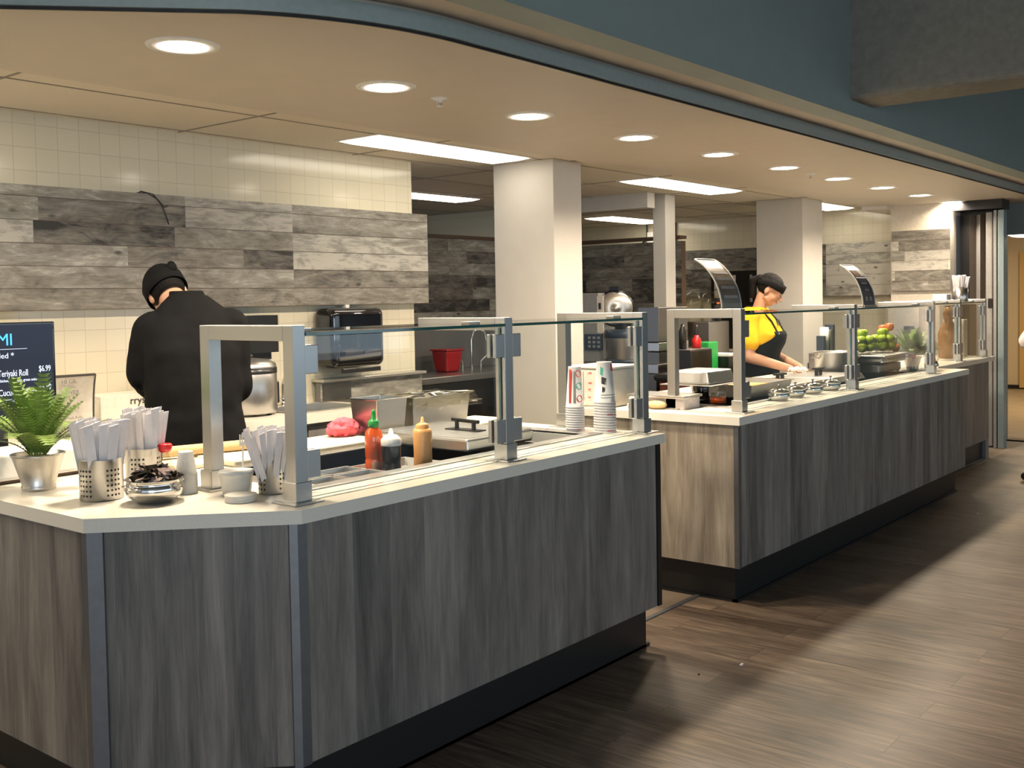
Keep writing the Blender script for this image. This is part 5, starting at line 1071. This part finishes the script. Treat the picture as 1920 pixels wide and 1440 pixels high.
G(off2).box(11.17, 11.249, 6.75, 6.87, 2.12, 2.32).build('box', M['white'], r, bevel=.004); G(off2).box(11.2, 11.249, 6.50, 6.56, 2.05, 2.42).build('conduit', M['brown'], r); G(off2).tube([(11.22, 6.9, 2.42), (11.22, 6.9, 2.25), (11.22, 7.05, 2.12)], .01, 8).build('pipe', M['blackp'], r)
r = empty('hanging_rail', 'short white bracket on the slim post', 'bracket', (8.14, 4.80, 1.37)); off2 = (8.14, 4.80, 1.37)
G(off2).tube([(8.148, 4.93, 1.37), (8.10, 4.93, 1.37), (8.10, 4.86, 1.365), (8.148, 4.86, 1.365)], .006, 8).build('bar', M['white'], r)
tag(G().box(8.13, 8.149, 4.84, 4.90, 1.215, 1.275).build('switch_plate', M['steel'], bevel=.003), 'small brushed switch plate low on the slim post', 'switch plate')
# crumbs on the floor
for (x, y, q, lab, mt) in ((3.905, 1.975, .012, 'tiny white paper scrap on the plank floor in front of the counter gap', 'paper'), (3.70, 2.06, .006, 'dark crumb on the plank floor near the counter gap', 'brown'),
                           (7.55, 2.04, .010, 'tiny pale crumb on the floor before the far end of the middle counter', 'paper'), (8.45, 2.08, .010, 'tiny pale crumb on the floor before the farthest counter', 'paper')):
    o = G().add([(-q, -q*.6, 0), (q, -q*.5, 0), (q*.8, q*.6, 0), (-q*.7, q*.5, 0), (-q*.6, -q*.3, .004), (q*.5, -q*.3, .006), (q*.4, q*.3, .004), (-q*.4, q*.3, .003)], [(4, 5, 6, 7), (0, 1, 5, 4), (1, 2, 6, 5), (2, 3, 7, 6), (3, 0, 4, 7), (3, 2, 1, 0)]).build('floor_scrap', M[mt])
    o.location = (x, y, .001); tag(o, lab, 'scrap')

# ================================================================ people
def soft(o, vox, it=4):
    m = o.modifiers.new('remesh', 'REMESH'); m.mode = 'VOXEL'; m.voxel_size = vox; m.use_smooth_shade = True
    s_ = o.modifiers.new('smooth', 'SMOOTH'); s_.iterations = it; s_.factor = .5
    return o
def folds(o, scale, strength):
    t = bpy.data.textures.new('folds', 'CLOUDS'); t.noise_scale = scale; t.noise_depth = 1
    d = o.modifiers.new('folds', 'DISPLACE'); d.texture = t; d.strength = strength; d.mid_level = .5; d.texture_coords = 'LOCAL'
    return o
def loft(g, rings, n=36, mi=None, caps=True):
    """rings: (cx, cy, z, rx, ry[, tilt])"""
    vs = []
    for rg in rings:
        cx, cy, z, rx, ry = rg[:5]; tl = rg[5] if len(rg) > 5 else 0
        for i in range(n):
            a = 2*math.pi*i/n; ca, sa = math.cos(a), math.sin(a)
            x = math.copysign(abs(ca)**.85, ca)*rx; y = math.copysign(abs(sa)**.85, sa)*ry
            vs.append((cx+x, cy+y, z+y*tl))
    k = len(rings)
    fs = [(j*n+i, j*n+(i+1) % n, (j+1)*n+(i+1) % n, (j+1)*n+i) for j in range(k-1) for i in range(n)]
    g.add(vs, fs, mi, True)
    if caps: g.add(vs[:n], [list(range(n))[::-1]], mi, True); g.add(vs[-n:], [list(range(n))], mi, True)
    return g
def hand(g, w, d, nrm, side, curl=.5, s=1.0):
    """w wrist, d finger direction, nrm palm-facing direction, side +1/-1: thumb side"""
    w = Vector(w); d = Vector(d).normalized(); nrm = Vector(nrm); nrm = (nrm-d*nrm.dot(d)).normalized(); t = d.cross(nrm)*side
    for k in range(4):   # palm
        q = (k-1.5)*.019*s
        g.cap(w+t*q*.7, .014*s, w+d*.085*s+t*q, .0115*s, 12)
    L_ = [.068, .078, .073, .058]
    for k in range(4):
        q = (1.5-k)*.019*s; b = w+d*.085*s+t*q; dd = d.copy(); seg = L_[k]*s; p = b; rad = .0088*s
        for j, f_ in enumerate((.45, .32, .23)):
            ang = curl*(.5+.35*j)+.08*k*curl; dd = (d*math.cos(ang*(j+1)*.8)+nrm*math.sin(ang*(j+1)*.8)).normalized()
            e = p+dd*seg*f_; g.cap(p, rad, e, rad*.92, 10); p = e; rad *= .92
    b = w+d*.028*s+t*.024*s; m_ = b+(d*.5+t*.75+nrm*.25).normalized()*.042*s; e = m_+(d*.8+t*.15+nrm*.4).normalized()*.032*s
    g.cap(b, .0125*s, m_, .0102*s, 10); g.cap(m_, .0102*s, e, .0085*s, 10)
def head(g, c, Rm, s=1.0, fem=False):
    c = Vector(c); P = lambda x, y, z: c+Rm @ Vector((x*s, y*s, z*s)); rs = lambda *a: tuple(q*s for q in a)
    g.ell(P(0, -.012, .030), rs(.075, .096, .092), Rm, 24, 16)
    g.ell(P(0, .030, -.020), rs(.061, .066, .088), Rm, 24, 16)
    g.ell(P(0, .052, -.086), rs(.030, .030, .026), Rm, 16, 10)
    for sx in (-1, 1):
        g.ell(P(sx*.034, .052, -.030), rs(.026, .030, .026), Rm, 14, 10)
        g.cap(P(sx*.048, .01, -.06), .020*s, P(sx*.012, .062, -.092), .018*s, 10)
        g.ell(P(sx*.076, -.010, -.006), rs(.009, .020, .031), Rm, 12, 8); g.ell(P(sx*.080, -.016, .008), rs(.008, .012, .016), Rm, 10, 6)
        g.cap(P(sx*.014, .091, .026), .010*s, P(sx*.046, .078, .026), .009*s, 8)
        g.cap(P(sx*.018, .088, .006), .010*s, P(sx*.042, .078, .005), .009*s, 8)
    g.cap(P(0, .094, .014), .009*s, P(0, .117, -.024), .0115*s, 12)
    for sx in (-1, 1): g.ell(P(sx*.012, .104, -.028), rs(.009, .010, .008), Rm, 10, 6)
    g.ell(P(0, .092, -.053), rs(.022, .013, .0055), Rm, 14, 8); g.ell(P(0, .090, -.063), rs(.018, .013, .0065), Rm, 14, 8)
    return P
def face_parts(P, Rm, s, parent, closed=True):
    g = G()
    for sx in (-1, 1): g.cap(P(sx*.016, .0985, .030), .0032*s, P(sx*.048, .087, .031), .0026*s, 8)
    g.build('eyebrows', M['hair'], parent)
    for sx in (-1, 1):
        g = G(); g.ell(P(sx*.030, .0905, .004), (.0105*s, .0058*s, .0038*s), Rm, 14, 10); ey = g.build('eye', M['white'], parent)
        g = G(); g.ell(P(sx*.030, .0950, .001), (.0052*s, .003*s, .0036*s), Rm, 12, 8); g.cap(P(sx*.018, .0965, .008), .0018*s, P(sx*.044, .092, .007), .0018*s, 6); g.build('iris_and_lash', M['hair'], ey)
    g = G(); g.ell(P(0, .1010, -.054), (.021*s, .0055*s, .0040*s), Rm, 14, 8); g.ell(P(0, .0995, -.063), (.016*s, .0055*s, .0048*s), Rm, 14, 8); g.build('lips', pm('lip', (.42, .13, .10), .45), parent)

# ---- cook in black, seen from behind, bent over the back counter
def rotm(pitch, roll, yaw): return (Matrix.Rotation(yaw, 3, 'Z') @ Matrix.Rotation(roll, 3, 'Y') @ Matrix.Rotation(pitch, 3, 'X'))
r = cook = empty('person', 'person in black cook jacket and black cap seen from behind, head bent', 'person', (2.62, 3.86, 0), R(-30))
HC = Vector((-.085, .205, 1.565)); RM = rotm(R(-42), R(-14), R(14))
SHL, SHR = Vector((-.162, .07, 1.415)), Vector((.160, .06, 1.42)); EL, ER = Vector((-.200, .10, 1.225)), Vector((.188, .06, 1.165)); WL, WR = Vector((-.12, .36, 1.09)), Vector((.10, .36, 1.07))
g = G()
P = head(g, HC, RM)
g.cap((0, .09, 1.47), .062, HC+RM @ Vector((0, -.03, -.05)), .056)
loft(g, [(0, 0, .88, .15, .11), (0, 0, 1.0, .145, .105), (0, .03, 1.2, .155, .11), (0, .05, 1.36, .17, .10), (0, .07, 1.46, .12, .08)])
for a, b, c_ in ((SHL, EL, WL), (SHR, ER, WR)): g.cap(a, .052, b, .043); g.cap(b, .043, c_, .030)
for sx in (-1, 1):
    g.cap((sx*.095, 0, .92), .085, (sx*.10, .01, .50), .055); g.cap((sx*.10, .01, .50), .055, (sx*.10, -.02, .10), .040); g.cap((sx*.10, -.03, .05), .035, (sx*.11, .13, .035), .030)
hand(g, WL+Vector((.01, .03, -.01)), (.35, .85, -.3), (.2, -.2, -1), 1, .7); hand(g, WR+Vector((-.01, .03, -.01)), (-.35, .85, -.3), (-.2, -.2, -1), -1, .7)
soft(g.build('body', M['skin'], r), .006, 3)
g = G()
loft(g, [(0, .0, .865, .232, .175), (0, .0, .90, .228, .17), (0, .0, .98, .212, .160), (0, .01, 1.08, .198, .150), (0, .02, 1.20, .198, .148), (0, .035, 1.32, .205, .146), (0, .05, 1.40, .200, .136), (.0, .065, 1.46, .172, .118), (.0, .08, 1.51, .130, .100), (-.002, .095, 1.545, .092, .085), (-.005, .105, 1.565, .075, .075)])
for a, b, c_ in ((SHL, EL, WL), (SHR, ER, WR)): g.cap(a, .082, b, .068, 20); g.cap(b, .068, b+(c_-b)*.9, .050, 20)
o = soft(g.build('jacket', M['black'], r), .009, 10); folds(o, .12, .022)
g = G(); loft(g, [(-.005, .105, 1.535, .084, .080), (-.012, .112, 1.577, .070, .068), (-.012, .112, 1.579, .062, .060), (-.005, .105, 1.54, .066, .066)], caps=False); g.build('collar', M['black'], r)
g = G(); loft(g, [(0, 0, .99, .19, .14), (0, 0, .84, .185, .15)])
for sx in (-1, 1): g.cap((sx*.10, 0, .88), .10, (sx*.105, .01, .50), .078); g.cap((sx*.105, .01, .50), .078, (sx*.105, -.01, .12), .068)
folds(soft(g.build('trousers', M['black'], r), .012, 6), .15, .015)
for sx in (-1, 1):
    g = G(); g.cap((sx*.10, -.04, .05), .048, (sx*.115, .14, .042), .040); soft(g.build('shoe', M['blackp'], r), .008, 3)
# cap, cropped hair
g = G(); g.ell(HC+RM @ Vector((0, -.012, .042)), (.0875, .107, .094), RM, 28, 18); vs_ = g.v
keep = G()
Pin = RM.transposed()
for f_ in g.f:
    ctr = sum((g.v[i] for i in f_), Vector())/len(f_); q = Pin @ (ctr-HC)
    if q.z > .022-.10*min(0, q.y)*0: keep.add([g.v[i] for i in f_], [tuple(range(len(f_)))], 0, True)
keep.build('cap_crown', M['black'], r)
g = G(); n = 40; vs = []
for i in range(n):
    a = 2*math.pi*i/n
    for (q, zz) in ((1.0, -.005), (1.03, -.004), (1.03, .052), (1.0, .054)): vs.append(HC+RM @ Vector((.0895*q*math.cos(a), -.012+.109*q*math.sin(a), zz)))
g.add(vs, [(i*4+j, i*4+(j+1) % 4, ((i+1) % n)*4+(j+1) % 4, ((i+1) % n)*4+j) for i in range(n) for j in range(4)], 0, True); g.build('cap_band', M['black'], r)
g = G(); g.ell(HC+RM @ Vector((.035, -.112, .052)), (.024, .018, .024), RM, 16, 10); g.ell(HC+RM @ Vector((.045, -.10, .075)), (.018, .016, .018), RM, 12, 8); g.build('cap_knot', M['black'], r)
g = G(); g.ell(HC+RM @ Vector((0, -.018, .012)), (.0785, .098, .078), RM, 28, 18); keep = G()
for f_ in g.f:
    ctr = sum((g.v[i] for i in f_), Vector())/len(f_); q = Pin @ (ctr-HC)
    if q.y < .03 and q.z > -.035: keep.add([g.v[i] for i in f_], [tuple(range(len(f_)))], 0, True)
keep.build('cropped_hair', M['hair'], r)
face_parts(P, RM, 1, r)

# ---- woman in yellow behind the middle counter
r = woman = empty('person', 'person in yellow T-shirt, black apron and black headband working behind the middle counter', 'person', (7.45, 3.625, 0), R(-171))
HC = Vector((.0, .115, 1.555)); RM = rotm(R(-34), R(0), R(6))
SHR, SHL = Vector((.175, .0, 1.355)), Vector((-.175, .0, 1.355)); ER, EL = Vector((.235, .02, 1.06)), Vector((-.22, .06, 1.06)); WR, WL = Vector((.10, .285, .970)), Vector((-.06, .32, .970))
g = G(); P = head(g, HC, RM, .95)
g.cap((0, .02, 1.38), .054, HC+RM @ Vector((0, -.025, -.05)), .048)
loft(g, [(0, 0, .86, .15, .12), (0, 0, 1.0, .14, .11), (0, .01, 1.15, .15, .11), (0, .0, 1.30, .16, .09), (0, .01, 1.39, .10, .07)])
for a, b, c_ in ((SHL, EL, WL), (SHR, ER, WR)): g.cap(a, .055, b, .046); g.cap(b, .046, c_, .029)
for sx in (-1, 1): g.cap((sx*.09, 0, .90), .09, (sx*.09, .01, .48), .055); g.cap((sx*.09, .01, .48), .055, (sx*.09, -.02, .10), .038); g.cap((sx*.09, -.03, .045), .032, (sx*.10, .12, .032), .028)
hand(g, WR, (-.35, .8, -.25), (-.2, -.1, -1), -1, .55, .92); hand(g, WL, (.2, .8, -.25), (.2, -.1, -1), 1, .6, .92)
soft(g.build('body', M['skin2'], r), .006, 3)
g = G()
tors = [(0, -.02, .80, .205, .165), (0, -.015, .90, .205, .165), (0, -.01, 1.0, .195, .155), (0, .0, 1.08, .192, .155), (0, .025, 1.16, .20, .178), (0, .03, 1.22, .203, .182), (0, .015, 1.30, .200, .150), (0, .0, 1.37, .175, .110), (0, .0, 1.405, .12, .085), (0, .012, 1.43, .075, .068)]
loft(g, tors)
for a, b in ((SHL, EL), (SHR, ER)): g.cap(a, .078, a+(b-a)*.30, .080, 20); g.cap(a+(b-a)*.3, .080, a+(b-a)*.62, .082, 20)
shirt = folds(soft(g.build('t_shirt', M['yellow'], r), .008, 6), .10, .012)
g = G(); g.box(.262, .268, -.03, .03, 1.17, 1.26).build('sleeve_patch', M['black'], shirt)
# apron: bib and skirt that follow the torso
def apron_ring(z):
    for a, b in zip(tors[:-1], tors[1:]):
        if a[2] <= z <= b[2]:
            t = (z-a[2])/(b[2]-a[2]); return [a[i]+(b[i]-a[i])*t for i in range(5)]
    a = tors[0]; return [a[0], a[1], z, a[3]+(.80-z)*.05, a[4]+(.80-z)*.05]
g = G(); rows_ = []; m_ = 28
for k in range(27):
    z = .45+k*(1.245-.45)/26
    ha = 2.25 if z < 1.04 else max(.62, 2.25-(z-1.04)*9.5)
    cx, cy, zz, rx, ry = apron_ring(z)
    rows_.append([(cx+(rx+.016)*math.copysign(abs(math.sin(-ha+2*ha*i/m_))**.85, math.sin(-ha+2*ha*i/m_)), cy+(ry+.016)*math.copysign(abs(math.cos(-ha+2*ha*i/m_))**.85, math.cos(-ha+2*ha*i/m_)), z) for i in range(m_+1)])
vs = [v for rw in rows_ for v in rw]; g.add(vs, [(j*(m_+1)+i, j*(m_+1)+i+1, (j+1)*(m_+1)+i+1, (j+1)*(m_+1)+i) for j in range(26) for i in range(m_)], 0, True)
apr = o = g.build('apron', M['black'], r); so = o.modifiers.new('s', 'SOLIDIFY'); so.thickness = .004; folds(o, .12, .008)
G().tube([(.085, .195, 1.235), (.085, .15, 1.32), (.07, .07, 1.405), (.055, .0, 1.425), (.0, -.07, 1.435), (-.055, .0, 1.425), (-.07, .07, 1.405), (-.085, .15, 1.32), (-.085, .195, 1.235)], .008, 8).build('apron_strap', M['black'], r)
g = G(); g.ell((.095, .205, 1.225), (.022, .006, .022)); g.build('badge', M['blackp'], apr)
text('shirt_lettering', "N'S", .075, (.075, .193, 1.285), (-1, 0, 0), (0, -.35, 1), M['ink'], shirt, .002)
text('badge_lettering', 'C', .03, (.107, .212, 1.215), (-1, 0, 0), (0, 0, 1), M['white'], apr, .001)
g = G()
for sx in (-1, 1): g.cap((sx*.09, 0, .88), .105, (sx*.095, .01, .48), .075); g.cap((sx*.095, .01, .48), .075, (sx*.095, -.01, .12), .06)
soft(g.build('trousers', M['black'], r), .012, 5)
for sx in (-1, 1):
    g = G(); g.cap((sx*.095, -.035, .045), .042, (sx*.105, .13, .038), .036); soft(g.build('shoe', M['blackp'], r), .008, 3)
# hair, headband, ponytail
Pin = RM.transposed()
g = G(); g.ell(HC+RM @ Vector((0, -.018, .034)), (.083, .103, .094), RM, 32, 20); keep = G()
for f_ in g.f:
    q = Pin @ (sum((g.v[i] for i in f_), Vector())/len(f_)-HC)
    if (q.z > .040) or (q.y < -.012 and q.z > -.055): keep.add([g.v[i] for i in f_], [tuple(range(len(f_)))], 0, True)
o = keep.build('hair', M['hair'], r); so = o.modifiers.new('s', 'SOLIDIFY'); so.thickness = .006
g = G(); n = 40; vs = []
for i in range(n):
    a = 2*math.pi*i/n
    for (q, zz) in ((1.0, .030), (1.04, .031), (1.0, .084), (.95, .084)): vs.append(HC+RM @ Vector((.084*q*math.cos(a), -.012+.105*q*math.sin(a), zz-.035*max(0, -math.sin(a)))))
g.add(vs, [(i*4+j, i*4+(j+1) % 4, ((i+1) % n)*4+(j+1) % 4, ((i+1) % n)*4+j) for i in range(n) for j in range(4)], 0, True); g.build('headband', M['black'], r)
g = G(); b = HC+RM @ Vector((0, -.115, .035)); g.ell(b, (.032, .03, .032), RM); g.cap(b, .03, b+Vector((0, -.05, -.02)), .036); g.cap(b+Vector((0, -.05, -.02)), .036, b+Vector((.005, -.06, -.13)), .022); soft(g.build('ponytail', M['hair'], r), .006, 3)
face_parts(P, RM, .95, r)
# wrapper in her hands
g = G(); 
for k in range(9): g.tube([(math.cos(k)*.02, k*.012, .01), (math.cos(k+1)*.03, k*.012+.02, .03), (math.cos(k+2)*.02, k*.012+.03, .012)], [.010, .014, .010], 8)
o = g.build('wrap_paper', M['paper']); o.location = (7.38, 3.19, T+.014); tag(o, 'crumpled cream wrapping paper held by the woman in yellow', 'paper')

# ---- person at the right edge, mostly outside the picture
r = empty('person', 'person in a pale shirt, only an elbow and a shoe inside the right edge', 'person', (9.115, 1.905, 0), R(-38))
SHL, SHR = Vector((-.19, 0, 1.42)), Vector((.19, 0, 1.42)); EL, ER = Vector((-.205, .02, 1.125)), Vector((.25, -.02, 1.13)); WL, WR = Vector((.02, .20, 1.13)), Vector((.12, .2, 1.1))
SHL = Vector((-.07, 0, 1.36))
g = G(); RM = rotm(R(-10), 0, 0); P = head(g, (0, .03, 1.62), RM, 1)
g.cap((0, 0, 1.45), .058, (0, .01, 1.56), .052); loft(g, [(0, 0, .9, .13, .10), (0, 0, 1.2, .12, .10), (0, 0, 1.42, .14, .09), (0, 0, 1.48, .08, .06)])
for a, b, c_ in ((SHL, EL, WL), (SHR, ER, WR)): g.cap(a, .045, b, .038); g.cap(b, .038, c_, .028)
for sx in (-1, 1): g.cap((sx*.08, 0, .9), .08, (sx*.08, .0, .5), .05); g.cap((sx*.08, 0, .5), .05, (sx*.08, -.02, .1), .038); g.cap((sx*.08, -.03, .045), .03, (sx*.09, .12, .032), .026)
hand(g, WL, (.7, .6, 0), (0, -.2, -1), -1, .6); hand(g, WR, (-.7, .6, 0), (0, -.2, -1), 1, .6)
soft(g.build('body', M['skin'], r), .008, 3)
g = G(); loft(g, [(0, 0, .90, .15, .125), (0, 0, 1.1, .14, .12), (0, 0, 1.35, .16, .115), (0, 0, 1.44, .13, .09), (0, 0, 1.49, .07, .06)])
for a, b, c_ in ((SHL, EL, WL), (SHR, ER, WR)): g.cap(a, .062, b, .068, 20); g.cap(b, .068, b+(c_-b)*.55, .052, 20)
folds(soft(g.build('shirt', M['cream'], r), .009, 6), .1, .012)
g = G(); loft(g, [(0, 0, .95, .13, .105), (0, 0, .84, .14, .11)])
for sx in (-1, 1): g.cap((sx*.08, 0, .88), .085, (sx*.08, .0, .5), .062); g.cap((sx*.08, 0, .5), .062, (sx*.08, -.02, .12), .05)
soft(g.build('trousers', M['nav'], r), .012, 5)
g = G(); g.ell((0, -.01, 1.66), (.082, .10, .09)); g.build('hair', M['hair'], r)
for sx in (-1, 1):
    fo = -.04 if sx < 0 else 0
    g = G(); g.cap((sx*.085+fo, -.04, .045), .040, (sx*.10+fo, .13, .036), .034); soft(g.build('shoe', M['blackp'], r), .008, 3)
face_parts(P, RM, 1, r)
bpy.context.view_layer.update()
